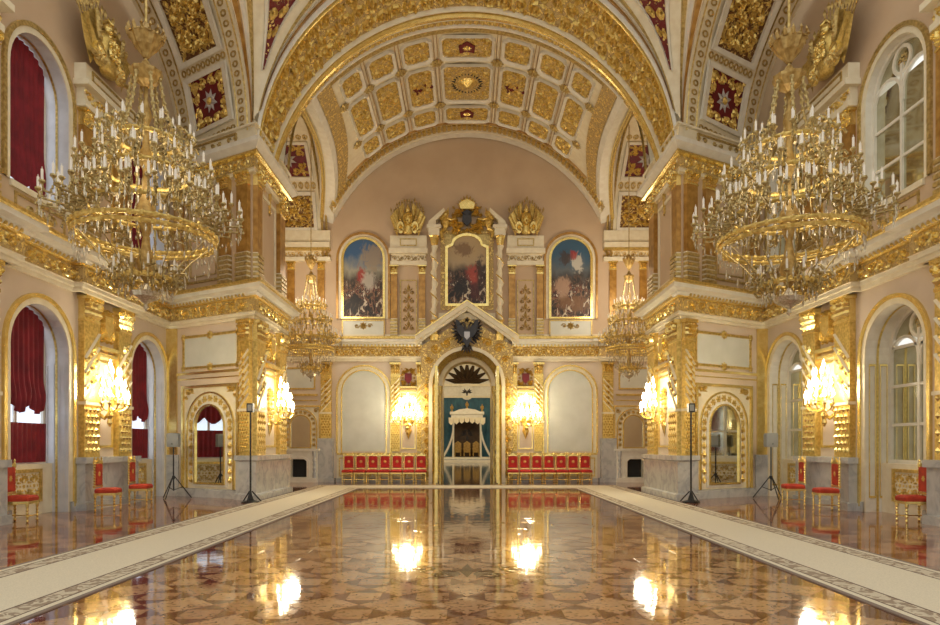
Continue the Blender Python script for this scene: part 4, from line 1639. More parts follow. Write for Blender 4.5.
# ------------------------------------------------------------------ throne room beyond
TR = MB()
TR.grid([[(-6, 30.9, 0), (-6, 73, 0)], [(-6, 30.9, 12), (-6, 73, 12)]])
TR.grid([[(6, 30.9, 0), (6, 73, 0)], [(6, 30.9, 12), (6, 73, 12)]])
TR.face((-6, 30.9, 12), (6, 30.9, 12), (6, 73, 12), (-6, 73, 12))
tr = struct(TR.build('wall_throne_room', 'cream'), 'pale side walls and ceiling of the throne room beyond the doorway')
struct(MB().box(-6, 6, 31.2, 73, -.2, 0).build('floor_throne_room', 'polished'), 'polished grey floor beyond the doorway')
bk = MB()
bk.box(-6, 6, 73, 73.1, 0, 12)
tb = struct(bk.build('wall_throne_end', 'white'), 'end wall of the throne room with teal hanging')
TE = lambda y: (lambda x, d, z: (1.42 * x, y - d, 1.65 + (z - 1.65) * 1.42))
mb = MB(TE(72.9))
rows = [[(-2.6 + 5.2 * i / 40, .05 * sin(i * 1.6), z) for i in range(41)] for z in (0.5, 3, 5.45)]
mb.grid(rows)
tag(mb.build('wall_hanging', 'teal', smooth=True), 'teal silk hanging behind the white throne canopy', 'curtain')
g = MB(TE(72.95))
for k in range(9):
    a = PI * (k + .5) / 9
    g.leaf(0, 6.6, 2.0, .42, a, .3, 0)
g.build('shell_rib', 'umber', tb)
g = MB(TE(72.95))
g.frame(arch(0, 2.2, 6.55, 6.6, 14, 1.7), arch(0, 1.95, 6.55, 6.6, 14, 1.45), 0, .2, False)
g.box(-2.6, 2.6, 0, .3, 5.45, 5.6)
g.box(-2.6, 2.6, 0, .3, 6.35, 6.55)
g.build('throne_frieze', 'cream', tb)
ci = [(.55 * cos(2 * PI * k / 18), 5.9 + .62 * sin(2 * PI * k / 18)) for k in range(18)]
MB(TE(72.95)).prism(ci, 0, .25).build('medallion', 'white', tb)
g = MB(TE(72.95))
for sx in (-1, 1):
    for k in range(3):
        g.leaf(sx * .05, 5.85, .4, .14, PI / 2 - sx * (.5 + .5 * k), .04, .25)
g.leaf(0, 6.1, .6, .18, -PI / 2, .05, .25)
g.build('medallion_emblem', 'eagle', tb)
# dais
dz = empty('throne_dais', 'stepped marble dais under the throne canopy', 'dais', (0, 69.6, 0))
for k in range(3):
    MB().box(-3.5 + .25 * k, 3.5 - .25 * k, -1.6 + .3 * k, 3.2, .15 * k, .15 * k + .15).build('step', 'marble' if k % 2 else 'white', dz)
cn = empty('throne_canopy', 'white carved throne canopy with finials and draped mantle', 'canopy', (0, 71.0, .45))
cn.scale = (1.42, 1.42, 1.42)
mb = MB()
mb.box(-1.2, 1.2, -.7, .7, 3.0, 3.25)
mb.box(-1.3, 1.3, -.8, .8, 3.25, 3.45)
mb.prism([(-1.0, 3.45), (-.6, 3.62), (0, 3.7), (.6, 3.62), (1.0, 3.45)], -.7, .7)
mb.build('canopy_top', 'white', cn)
mb = MB()
for k in range(7):
    x = -1.2 + .4 * k
    mb.prism([(x - .2, 3.0), (x - .17, 2.72 + .1 * abs(k - 3) * -.4), (x, 2.6 - .06 * abs(k - 3)), (x + .17, 2.72 - .04 * abs(k - 3)), (x + .2, 3.0)], -.78, -.72)
mb.build('valance', 'cream', cn)
for x, z in ((-1.15, 3.45), (0, 3.68), (1.15, 3.45)):
    MB().lathe([(.1, 0), (.05, .12), (.13, .25), (.14, .35), (.04, .5), (.01, .6)], 8, (x, -.55, z)).build('finial', 'carvegold', cn)
for sx in (-1, 1):
    for yy in (-.6, .6):
        MB().lathe([(.1, 0), (.07, .2), (.06, 1.5), (.06, 2.8), (.1, 3.0)], 8, (sx * 1.05, yy, 0)).build('post', 'white', cn)
    rows = []
    for j in range(9):
        t = j / 8
        xo = sx * (.95 + .75 * t ** 2.2)
        rows.append([(xo + sx * .1 * i / 4 * (1 + t), -.72 + .05 * sin(i * 2.3), 2.7 - 2.65 * t) for i in range(5)])
    mb = MB()
    mb.grid(rows)
    mb.build('mantle', 'white', cn, True)
MB().box(-1.0, 1.0, .6, .66, 0, 3.0).build('backcloth', 'umber', cn)
g = MB(lambda x, d, z: (x, .6 - d, z))
for sx in (-1, 1):
    for k in range(4):
        g.leaf(sx * .06, 1.75, .5, .16, PI / 2 - sx * (.4 + .45 * k), .05, 0)
    g.leaf(sx * .03, 1.9, .35, .14, PI / 2 - sx * .25, .05, 0)
g.leaf(0, 1.7, .6, .25, -PI / 2, .05, 0)
g.build('backcloth_emblem', 'eagle', cn)
for k, x in enumerate((-.7, 0, .7)):
    th = empty('throne_chair', 'carved gilt throne chair under the white canopy, %s' % ('on the parade painting side', 'the middle one of three', 'on the battle painting side')[k], 'chair', (x * 1.42, 70.4, .45), 0, 'throne chairs')
    th.scale = (1.42, 1.42, 1.0)
    MB().box(-.26, .26, -.28, .28, .5, .62).build('seat', 'carvegold', th)
    MB().prism([(-.26, .6), (-.26, 1.5), (-.12, 1.62), (0, 1.75), (.12, 1.62), (.26, 1.5), (.26, .6)], .22, .3).build('backrest', 'carvegold', th)
    for sx in (-1, 1):
        MB().box(sx * .26 - .04, sx * .26 + .04, -.28, .28, .85, .93).build('armrest', 'carvegold', th)
        for yy in (-.22, .22):
            MB().lathe([(.04, 0), (.03, .1), (.05, .3), (.03, .5)], 6, (sx * .22, yy, 0)).build('leg', 'carvegold', th)

# ------------------------------------------------------------------ paintings and the sculpted centrepiece of the throne wall
pm1 = painting_mat('painting_parade', srgb(58, 92, 132), srgb(150, 146, 130), srgb(64, 52, 44),
                   [(.45, .56, .12, .12, srgb(150, 40, 34)), (.64, .46, .18, .14, srgb(176, 168, 156)), (.3, .16, .34, .14, srgb(24, 20, 20)), (.75, .78, .3, .2, srgb(148, 132, 112))])
pm2 = painting_mat('painting_battle', srgb(52, 86, 112), srgb(90, 96, 100), srgb(58, 46, 38),
                   [(.66, .7, .16, .13, srgb(196, 190, 176)), (.58, .8, .1, .07, srgb(150, 40, 36)), (.3, .38, .22, .14, srgb(172, 140, 116)), (.6, .18, .4, .1, srgb(120, 84, 52)), (.36, .76, .14, .1, srgb(64, 48, 42))])
pm3 = painting_mat('painting_homage', srgb(176, 152, 112), srgb(170, 150, 118), srgb(66, 52, 44),
                   [(.68, .42, .22, .17, srgb(168, 70, 58)), (.36, .26, .3, .2, srgb(26, 24, 26)), (.42, .8, .26, .1, srgb(120, 92, 62)), (.72, .2, .14, .14, srgb(74, 30, 30)), (.84, .46, .12, .26, srgb(40, 30, 26))])
for mx, mt, lab in ((1, pm1, 'arched painting of a red-coated rider on parade'), (-1, pm2, 'arched painting of rearing horses in battle')):
    tf = lambda x, d, z, mx=mx: T_far(mx * fx(363.5) + x, d, z)
    root = empty('painting', lab + ' in gilt frame', 'painting', T_far(mx * fx(363.5), .0, fz(319)))
    off = Vector(root.location)
    tl = lambda x, d, z: (x, -d - .0, z)
    hw, zs = .92, 2.75
    MB(tl).prism(arch(0, hw, .05, zs, 18), .02, .05).build('canvas', mt, root)
    MB(tl).frame(arch(0, hw + .09, 0, zs, 18), arch(0, hw - .02, .08, zs, 18), .0, .12, True).build('frame', 'goldhi', root)
    MB(tl).frame(arch(0, hw + .32, 0, zs, 18), arch(0, hw + .22, 0, zs, 18), .0, .12, False).build('outer_frame', 'ochre', root)
    MB(tl).frame(arch(0, hw + .22, 0, zs, 18), arch(0, hw + .09, 0, zs, 18), .0, .05, False).build('inner_slip', 'cream', root)
root = empty('painting', 'shaped painting of a figure in red between twisted columns', 'painting', T_far(0, 0, fz(310)))
tl = lambda x, d, z: (x, -d, z)


def shaped(w_, z0, z1, z2):
    return [(-w_, z0), (-w_, z1)] + [(-w_ * .72 * cos(PI * k / 10) * 1.0, z1 + .12 + (z2 - z1 - .12) * sin(PI * k / 10)) for k in range(11)] + [(w_, z1), (w_, z0)]


MB(tl).prism(shaped(.9, .25, 2.85, 3.4), .03, .08).build('canvas', pm3, root)
MB(tl).frame(shaped(1.0, .15, 2.9, 3.5), shaped(.88, .27, 2.82, 3.38), .0, .16).build('frame', 'goldhi', root)
MB(tl).frame(rect(-1.22, 1.22, .0, 3.66), rect(-1.02, 1.02, .15, 3.5), .0, .08).build('outer_frame', 'rel_gold', root)
MB(tl).prism(rect(-1.05, 1.05, .1, 3.55), .0, .03).build('backing', 'dullgold', root)
# twisted columns + broken pediment + crest
al = empty('aedicule', 'gilded aedicule with twisted columns and broken pediment round the central painting', 'aedicule', T_far(0, 0, fz(342)))
z0 = 0
for sx in (-1, 1):
    mb = MB(tl)
    rows = []
    nb = 40
    zb_, zt_ = .95, 4.35
    for i in range(nb + 1):
        t = i / nb
        ang = t * 2 * PI * 4
        rows.append([(sx * 1.5 + .035 * cos(ang) + (.13 + .03 * cos(2 * (2 * PI * k / 10 - ang))) * cos(2 * PI * k / 10), .3 + .035 * sin(ang) + .13 * sin(2 * PI * k / 10), zb_ + (zt_ - zb_) * t) for k in range(10)])
    mb.grid(rows, True)
    mb.build('twisted_column', 'cream', al, True)
    mb = MB(tl)
    rows = []
    for i in range(60):
        t = i / 59
        ang = t * 2 * PI * 4
        rows.append((sx * 1.5 + .16 * cos(ang), .3 + .16 * sin(ang), zb_ + (zt_ - zb_) * t))
    mb.tube(rows, .035, 5)
    mb.build('column_spiral', 'goldhi', al)
    mb = MB(tl)
    mb.lathe([(.2, 0), (.2, .3), (.15, .35), (.15, .85), (.2, .95)], 10, (sx * 1.5, .3, 0))
    mb.build('column_base', 'gold', al)
    mb = MB(tl)
    mb.lathe([(.13, 4.35), (.16, 4.45), (.2, 4.7), (.24, 4.78)], 10, (sx * 1.5, .3, 0), 1, 1, .08, 5)
    mb.build('column_capital', 'goldhi', al)
    mb = MB(tl)
    mb.box(sx * 1.5 - .25, sx * 1.5 + .25, 0, .5, 4.78, 5.1)
    mb.box(sx * 1.5 - .32, sx * 1.5 + .32, 0, .58, 5.1, 5.24)
    mb.prism([(sx * 1.78, 5.24), (sx * 1.74, 5.42), (sx * 1.05, 6.02), (sx * 1.0, 5.88), (sx * 1.42, 5.44), (sx * 1.40, 5.24)], 0, .5)
    mb.build('pediment_scroll', 'cream', al)
    mb = MB(tl)
    # winged figure leaning against the crest
    mb.ball((sx * .98, .34, 5.78), .12, 6)
    mb.lathe([(.05, 0), (.14, .12), (.2, .3), (.13, .45), (.06, .52)], 8, (sx * .98, .3, 5.12))
    mb.tube([(sx * 1.0, .3, 5.15), (sx * 1.2, .38, 4.95), (sx * 1.12, .4, 4.7)], [.12, .1, .06], 6)
    for k in range(5):
        mb.leaf(sx * 1.0, 5.5, .65 - .06 * k, .2, PI / 2 + sx * (-.25 + .3 * k) * -1 + (0 if sx > 0 else 0), .08, .28)
    mb.tube([(sx * .9, .35, 5.58), (sx * .7, .45, 5.5), (sx * .5, .45, 5.55)], [.06, .05, .04], 6)
    mb.build('winged_figure', 'gold', al)
g = MB(tl)
g.foliage(0, 5.6, 1.5, 1.3, .1, .16, .14, 2)
for k in range(9):
    g.leaf(0, 6.0, .8 - .05 * abs(k - 4), .26, PI / 2 + (k - 4) * .22, .14, .06)
for sx in (-1, 1):
    for k in range(5):
        g.leaf(sx * (.5 + .12 * k), 5.25, .5, .2, PI / 2 - sx * .15 * k, .12, .1)
g.rosette(0, 6.3, .3, 9, .15, .1)
g.prism([(-.3, 6.05), (-.36, 6.3), (0, 6.5), (.36, 6.3), (.3, 6.05)], .1, .3)
for sx in (-1, 1):
    g.scroll(sx * .55, 5.1, .22, sx, 0, 1.5, .1, .1, .1)
g.build('crest', 'goldhi', al)
g = MB(tl)
g.prism([(-.18, 5.9), (-.22, 5.5), (0, 5.25), (.22, 5.5), (.18, 5.9), (0, 6.0)], .2, .32)
for sx in (-1, 1):
    g.leaf(0, 5.7, .36, .16, PI / 2 - sx * .9, .05, .3)
g.build('crest_shield', 'eagle', al)
g = MB(tl)
g.box(-1.9, 1.9, 0, .12, 0, .16)
g.box(-1.3, 1.3, 0, .2, 1.0, 1.3)
g.build('sill', 'cream', al)

# black double-headed eagle on the gable
ea = empty('eagle_emblem', 'black double-headed eagle emblem with small shield on the portal gable', 'emblem', T_far(0, .5, fz(352)))
mb = MB(tl)
mb.prism([(-.12, .75), (-.2, .45), (0, .1), (.2, .45), (.12, .75), (.1, .95), (-.1, .95)], 0, .16)
mb.build('body', 'eagle', ea)
for sx in (-1, 1):
    mb = MB(tl)
    for k in range(7):
        a = PI / 2 - sx * (.75 + .3 * k)
        mb.leaf(sx * (.3 - .015 * k), .98 - .05 * k, .52 - .01 * k, .17, a, .08, .04)
    mb.prism([(sx * .08, .92), (sx * .22, 1.16), (sx * .40, 1.36), (sx * .52, 1.38), (sx * .50, 1.12), (sx * .46, .9), (sx * .36, .72), (sx * .25, .6), (sx * .1, .55)], 0, .1)
    mb.build('wing', 'eagle', ea)
    mb = MB(tl)
    mb.tube([(sx * .06, .1, .9), (sx * .1, .12, 1.1), (sx * .16, .13, 1.22), (sx * .24, .13, 1.2), (sx * .33, .12, 1.15)], [.07, .06, .07, .05, .01], 6)
    mb.build('head', 'eagle', ea)
    mb = MB(tl)
    mb.tube([(sx * .15, .08, .42), (sx * .32, .1, .3), (sx * .42, .1, .36)], [.06, .04, .02], 5)
    mb.build('claw', 'eagle', ea)
mb = MB(tl)
for k in range(5):
    mb.leaf(0, .35, .52, .16, -PI / 2 + (k - 2) * .3, .06, .02)
mb.build('tail', 'eagle', ea)
MB(tl).prism([(-.13, .82), (-.13, .6), (0, .45), (.13, .6), (.13, .82)], .16, .2).build('shield', 'star', ea)
mb = MB(tl)
mb.rosette(0, 1.36, .13, 5, .05, .1)
mb.build('crown', 'eagle', ea)

# ------------------------------------------------------------------ trophies of arms
def trophy(loc, rz, s_, label, seed, group):
    rnd = random.Random(seed)
    root = empty('trophy_of_arms', label, 'sculpture', loc, rz, group)
    root.scale = s_
    fr = lambda dy: (lambda x, d, z: (x, dy - d, z))
    mb = MB()
    mb.lathe([(.30, 0), (.36, .1), (.40, .3), (.34, .52), (.44, .8), (.48, 1.0), (.40, 1.18), (.15, 1.28)], 14, (0, -.2, 0), 1, .55)
    mb.build('cuirass', 'gold', root, True)
    mb = MB(fr(-.42))
    mb.foliage(0, .75, .6, .7, 0, .06, .07, 2)
    mb.build('cuirass_chasing', 'goldhi', root)
    mb = MB()
    mb.ball((0, -.22, 1.42), .19, 7)
    mb.lathe([(.26, 1.33), (.20, 1.37)], 10, (0, -.22, 0))
    mb.tube([(0, -.4, 1.55), (0, -.25, 1.72), (0, -.05, 1.66), (0, .05, 1.5)], [.03, .07, .07, .03], 6)
    mb.build('helmet', 'goldhi', root, True)
    for sx in (-1, 1):
        for k in range(8):
            a = sx * (.03 + .09 * k)
            ln = 1.72 - .06 * k + rnd.uniform(-.14, .14)
            bx_ = sx * (.04 + .06 * k)
            mb = MB()
            tipx, tipz = bx_ + ln * sin(a), .3 + ln * cos(a)
            mb.tube([(bx_, -.06, .3), (tipx, -.06, tipz)], .03, 5)
            mb.tube([(tipx, -.06, tipz - .05), (tipx + .05 * sin(a), -.06, tipz + .08), (tipx + .1 * sin(a), -.06, tipz + .24)], [.03, .075, .004], 4)
            mb.build('spear', 'dullgold', root)
        for k in range(3):
            a = sx * (.10 + .24 * k)
            rows = []
            for i in range(8):
                t = i / 7
                cx_, cz_ = sx * .2 + (1.5 - .85 * t) * sin(a) , .4 + (1.45 - .2 * k - .95 * t) * cos(a)
                rows.append([(cx_ + sx * .075 * j * (1 - .25 * t), -.12 - .06 * sin(j * 1.9 + t * 2) - .04 * k, cz_ - .035 * j * j * .35 - .06 * t * j) for j in range(6)])
            mb = MB()
            mb.grid(rows)
            mb.build('flag', 'gold', root, True)
        mb = MB()
        pts = [(sx * .56 + .27 * cos(2 * PI * i / 14), .36 + .36 * sin(2 * PI * i / 14)) for i in range(14)]
        mb.prism(pts, -.34, -.2)
        mb.tf = fr(-.34)
        mb.rosette(sx * .56, .36, .24, 8, .08, 0)
        mb.build('shield', 'goldhi', root)
        mb = MB(fr(-.3))
        for k in range(9):
            mb.leaf(sx * (.1 + .08 * k), .02 + .05 * (k % 3), .42 + .08 * (k % 2), .18, PI / 2 - sx * .16 * k, .12, 0)
        for k in range(5):
            mb.leaf(sx * (.45 + .05 * k), .75 + .13 * k, .4, .18, PI / 2 - sx * (.9 - .15 * k), .1, 0)
        mb.build('laurel', 'dullgold', root)
    return root


trophy((-W + .36, 17.15, 11.42), PI / 2, (.86, .8, .84), 'gilded trophy of arms on the ledge above the red-curtained windows', 1, 'gilded trophies of arms')
trophy((W - .36, 17.15, 11.42), -PI / 2, (.86, .8, .84), 'gilded trophy of arms on the ledge above the glazed doors', 2, 'gilded trophies of arms')
trophy((fx(408.7), FAR - .3, fz(237)), 0, (.58, .7, .76), 'gilded trophy of arms beside the parade painting', 3, 'gilded trophies of arms')
trophy((-fx(408.7), FAR - .3, fz(237)), 0, (.58, .7, .76), 'gilded trophy of arms beside the battle painting', 4, 'gilded trophies of arms')

# ------------------------------------------------------------------ fireplaces in the throne bay
for mx, side in SIDES:
    root = empty('fireplace', 'marble fireplace with arched overmantel mirror, %s' % ('on the curtained-window side' if mx > 0 else 'on the glazed-door side'), 'fireplace', (mx * fx(301), FAR, 0), 0, 'fireplaces')
    tl = lambda x, d, z: (x, -d, z)
    mb = MB(tl)
    mb.frame(rect(-.85, .85, .0, 1.42), rect(-.36, .36, .22, 1.05), .0, .42, True)
    mb.box(-.95, .95, 0, .52, 1.42, 1.52)
    mb.box(-.88, .88, 0, .6, 0, .2)
    mb.build('mantel', 'white', root)
    MB(tl).prism(arch(0, .42, .22, .9, 10, .25), .0, .05).build('firebox', 'firebox_dark', root)
    MB(tl).frame(arch(0, .50, .2, .9, 10, .3), arch(0, .38, .2, .9, 10, .2), .40, .46, False).build('fire_surround', 'white', root)
    for sx in (-1, 1):
        MB(tl).lathe([(.08, .2), (.08, .3)] + [(.055 + .02 * (i % 2), .3 + .1 * i) for i in range(1, 10)] + [(.09, 1.36), (.09, 1.42)], 8, (sx * .72, .46, 0)).build('colonnette', 'marble', root)
    MB(tl).box(-.9, .9, 0, .06, 1.52, 3.5).build('overmantel', 'cream', root)
    g = MB(tl)
    g.frame(rect(-.92, .92, 1.52, 3.52), rect(-.84, .84, 1.52, 3.44), 0, .12, False)
    g.frame(arch(0, .78, 1.52, 2.6, 14), arch(0, .72, 1.52, 2.6, 14), .06, .12, False)
    g.frame(arch(0, .50, 1.56, 2.6, 14), arch(0, .44, 1.6, 2.6, 14), .06, .14, True)
    g.build('gilt_moulding', 'goldhi', root)
    g = MB(tl)
    for k in range(9):
        a = PI * (k + .5) / 9
        g.rosette(-.61 * cos(a), 2.6 + .61 * sin(a), .1, 6, .06, .06)
    for sx in (-1, 1):
        for k in range(4):
            g.rosette(sx * .61, 1.7 + .24 * k, .1, 6, .06, .06)
        g.scroll(sx * .7, 3.28, .12, sx, 0, 1.4, .06, .06, .06)
    g.build('gilt_relief', 'gold', root, kind='stuff')
    MB(tl).prism(arch(0, .45, 1.6, 2.6, 14), .06, .09).build('mirror_glass', 'mirror', root)

# ------------------------------------------------------------------ wall sconces
def sconce(loc, rz, s_, label):
    root = empty('wall_sconce', label, 'lamp', loc, rz, 'lit wall sconces')
    root.scale = (s_, s_, s_)
    g = MB(lambda x, d, z: (x, -d, z))
    g.foliage(0, .05, .5, 1.1, 0, .1, .08, 2)
    g.leaf(0, -.35, .7, .3, -PI / 2, .12, 0)
    g.prism([(-.12, -.5), (-.16, .3), (0, .6), (.16, .3), (.12, -.5), (0, -.8)], 0, .05)
    g.build('backplate', 'goldhi', root)
    mb = MB()
    mb.tube([(0, -.05, -.5), (0, -.22, -.62), (0, -.36, -.5), (0, -.38, -.2), (0, -.38, .55)], [.05, .06, .06, .045, .03], 7)
    mb.lathe([(.02, -.85), (.07, -.75), (.05, -.65), (.1, -.55), (.04, -.45)], 8, (0, -.36, 0))
    mb.lathe([(.03, -.15), (.12, -.05), (.05, .05)], 8, (0, -.38, 0))
    mb.build('stem', 'goldhi', root)
    am = cm = fm = None
    for (z, r, n, ph) in ((-.28, .62, 7, 0), (.02, .5, 7, .5), (.34, .34, 5, 0), (.55, .02, 1, 0)):
        for k in range(n):
            a = -PI + PI * (k + .5) / n if n > 1 else -PI / 2
            ex, ey = r * cos(a), -.38 + r * .62 * sin(a) * (1 if r > .1 else 0)
            if r > .1:
                mb = MB()
                mb.tube([(0, -.38, z - .05), (ex * .35, -.38 + (ey + .38) * .35, z - .16), (ex * .75, -.38 + (ey + .38) * .75, z - .12), (ex, ey, z)], [.022, .02, .018, .022], 5)
                mb.lathe([(.02, -.02), (.055, .03), (.05, .05)], 6, (ex, ey, z))
                mb.build('arm', 'goldhi', root)
            if cm is None:
                cm = MB().lathe([(.02, 0), (.02, .17)], 6).build('candle', 'candle', root)
                fm = MB().lathe([(.012, .17), (.040, .215), (.036, .26), (.016, .33), (.002, .38)], 7).build('bulb', 'flame', cm, True)
                c = cm
            else:
                c = inst(cm, root)
                inst(fm, c)
            c.location = (ex, ey, z + .04)
    ld = bpy.data.lights.new('sconce_light', 'POINT')
    ld.energy = SCONCE_W
    ld.color = WARM
    ld.shadow_soft_size = .25
    lo = bpy.data.objects.new('sconce_light', ld)
    COL.objects.link(lo)
    lo.parent = root
    lo.location = (0, -.75, .15)
    return root


sz = 1.65 + (446 - 408) / 650 * 17.9
sconce((-W + .02, 17.5, 3.02), PI / 2, 1.0, 'lit gilt candle sconce between the red-curtained windows')
sconce((W - .02, 17.5, 3.02), -PI / 2, 1.0, 'lit gilt candle sconce between the glazed doors')
sconce((PB[0] + .02, PB[1] + 1.65, 3.0), PI / 2, 1.0, 'lit gilt candle sconce on the pier by the curtained wall')
sconce((-PB[0] - .02, PB[1] + 1.65, 3.0), -PI / 2, 1.0, 'lit gilt candle sconce on the pier by the glazed-door wall')
sconce((fx(408.5), FAR - .05, 3.05), 0, 1.05, 'lit gilt candle sconce on the throne wall beside the parade painting bay')
sconce((-fx(408.5), FAR - .05, 3.05), 0, 1.05, 'lit gilt candle sconce on the throne wall beside the battle painting bay')

# ------------------------------------------------------------------ chandeliers
def oval(tier_r, a):
    return tier_r * cos(a), tier_r * sin(a)


def chandelier(loc, label, s_=(1., 1., 1.), rod=6., parts=True, watt=CHAND_W, group='crystal chandeliers', seed=0):
    """local z=0 is the bottom finial tip; all tiers hang on one stem"""
    rnd = random.Random(seed)
    root = empty('chandelier', label, 'chandelier', loc, 0, group)
    root.scale = s_
    H = 5.75
    MB().tube([(0, 0, .6), (0, 0, H + rod)], .03, 6).build('rod', 'dullgold', root)
    mb = MB()
    mb.lathe([(.05, H - .70), (.10, H - .62), (.22, H - .48), (.30, H - .32), (.32, H - .26), (.14, H - .14), (.05, H)], 20, (0, 0, 0), 1, 1, .06, 10)
    for k in range(14):
        a = 2 * PI * k / 14
        mb.tube([(.31 * cos(a), .31 * sin(a), H - .28), (.36 * cos(a), .36 * sin(a), H - .18), (.34 * cos(a), .34 * sin(a), H - .10)], [.05, .035, .005], 4)
    mb.build('crown', 'carvegold', root)
    mb = MB()
    mb.lathe([(.05, H - 1.28), (.20, H - 1.18), (.30, H - 1.02), (.31, H - .96), (.12, H - .88), (.06, H - .76)], 20, (0, 0, 0), 1, 1, .05, 10)
    mb.build('lower_crown', 'carvegold', root)
    # tiers: ring z, ring radius, [(arm radius, candle z, count)]
    tiers = [(3.40, .60, [(.55, 3.62, 10), (.90, 3.50, 16)]),
             (2.74, .84, [(.84, 3.00, 14), (1.26, 2.86, 22)]),
             (2.00, 1.10, [(1.12, 2.38, 16), (1.52, 2.20, 26), (1.84, 2.04, 26)])]
    tiers.append((.66, .42, [(.58, .78, 12)]))
    ring2 = (1.54, 1.34)
    basket = (.62, .5)
    for (z, r) in [(t[0], t[1]) for t in tiers] + [ring2, (basket[0], basket[1]), (ring2[0] - .12, ring2[1] - .03)]:
        mb = MB()
        n = 40
        mb.tube([(r * cos(2 * PI * k / n), r * sin(2 * PI * k / n), z) for k in range(n + 1)], .045 if r > .55 else .03, 6, False)
        for k in range(int(24 * r) + 6):
            a = 2 * PI * k / (int(24 * r) + 6)
            mb.ball((r * cos(a), r * sin(a), z), .062, 4)
        mb.build('ring', 'gold', root)
    # stem balusters
    mb = MB()
    mb.lathe([(.03, .55), (.12, .7), (.2, .95), (.1, 1.2), (.06, 1.5), (.16, 1.8), (.2, 2.0), (.08, 2.3), (.06, 2.8), (.15, 3.0), (.07, 3.3), (.05, 3.7), (.12, 3.9), (.04, 4.2), (.04, 4.5)], 12)
    mb.build('stem', 'carvegold', root, True)
    mb = MB()
    mb.lathe([(.005, 0), (.05, .06), (.03, .14), (.12, .2), (.26, .27), (.30, .36), (.12, .42), (.04, .55)], 18, (0, 0, 0), 1, 1, .03, 9)
    mb.build('basket', 'crystal', root)
    # hanging chains from the crown, stays between rings
    for k in range(6):
        a = 2 * PI * (k + .25) / 6
        mb = MB()
        mb.tube([(.26 * cos(a), .26 * sin(a), H - 1.1), (.36 * cos(a), .36 * sin(a), 4.1), (.60 * cos(a), .60 * sin(a), 3.40)], .028, 5)
        for j in range(8):
            t = j / 8
            r_ = .26 + (.36 - .26) * min(1, t * 2.2) + max(0, t - .45) * .45
            mb.ball((r_ * cos(a), r_ * sin(a), H - 1.1 - (H - 1.1 - 3.40) * t), .05, 4)
        mb.build('chain', 'chandgold', root)
    mb = MB()
    for (za, ra), (zb_, rb) in (((3.40, .60), (2.74, .84)), ((2.74, .84), (2.00, 1.10)), ((2.00, 1.10), ring2), (ring2, basket)):
        for k in range(10):
            a = 2 * PI * k / 10
            mid = (ra + rb) / 2 * .93
            mb.tube([(ra * cos(a), ra * sin(a), za), (mid * cos(a), mid * sin(a), (za + zb_) / 2), (rb * cos(a), rb * sin(a), zb_)], .013, 4)
    mb.build('stay', 'chandgold', root, kind='stuff')
    # scrolled ornament between the tiers
    mb = MB()
    for (z, r, rows) in tiers:
        for k in range(int(18 * r)):
            a = 2 * PI * k / int(18 * r)
            for (dr, dz_, sg) in ((.12, .14, 1), (.1, -.14, -1), (.3, -.02, 1)):
                pts = []
                for i in range(9):
                    t = i / 8
                    rr = .13 * (1 - .75 * t)
                    b = sg * 2 * PI * 1.2 * t
                    q_ = r + dr + rr * cos(b)
                    pts.append((q_ * cos(a), q_ * sin(a), z + dz_ + rr * sin(b)))
                mb.tube(pts, [.026 - .014 * i / 8 for i in range(9)], 4, False)
    mb.build('scrollwork', 'chandgold', root, kind='stuff')
    arm_all, can_all, cup_all = MB(), MB(), MB()
    cmesh = None
    for (z, r, rows) in tiers:
        for (ra, zc, n) in rows:
            proto = None
            for k in range(n):
                a = 2 * PI * (k + .5 * (ra > 1)) / n
                base = MB() if parts else arm_all
                ca, sa = (1, 0) if parts else (cos(a), sin(a))
                if not parts or proto is None:
                    r0 = min(r, ra) * .96
                    pth = [(r0, z - .04), (r0 + (ra - r0) * .4, z - .17), (ra - .03, z - .12 + (zc - z) * .3), (ra, zc - .04)]
                    base.tube([(p * ca, p * sa, q_) for p, q_ in pth], [.026, .024, .02, .02], 5 if parts else 4, False)
                    base.lathe([(.015, -.05), (.06, .0), (.052, .03)], 7 if parts else 5, (ra * ca, ra * sa, zc))
                    if parts:
                        for i in range(3):
                            base.ball((ra - .02 + .03 * i, 0, zc - .13 - .07 * i), .026, 3, 1, 1, 1.5)
                if parts:
                    if proto is None:
                        proto = base.build('arm', 'chandgold', root)
                        o = proto
                    else:
                        o = inst(proto, root)
                    o.rotation_euler = (0, 0, a)
                    if cmesh is None:
                        cmesh = MB().lathe([(.023, 0), (.023, .19), (.008, .2), (.004, .24)], 6).build('candle', 'candle', o)
                        c = cmesh
                    else:
                        c = inst(cmesh, o)
                    c.location = (ra, 0, zc + .03)
                else:
                    can_all.lathe([(.026, 0), (.026, .2)], 4, (ra * cos(a), ra * sin(a), zc + .03))
    if not parts:
        arm_all.build('arm', 'gold', root, kind='stuff')
        can_all.build('candle', 'candle', root, kind='stuff')
    # crystals
    cr = MB()
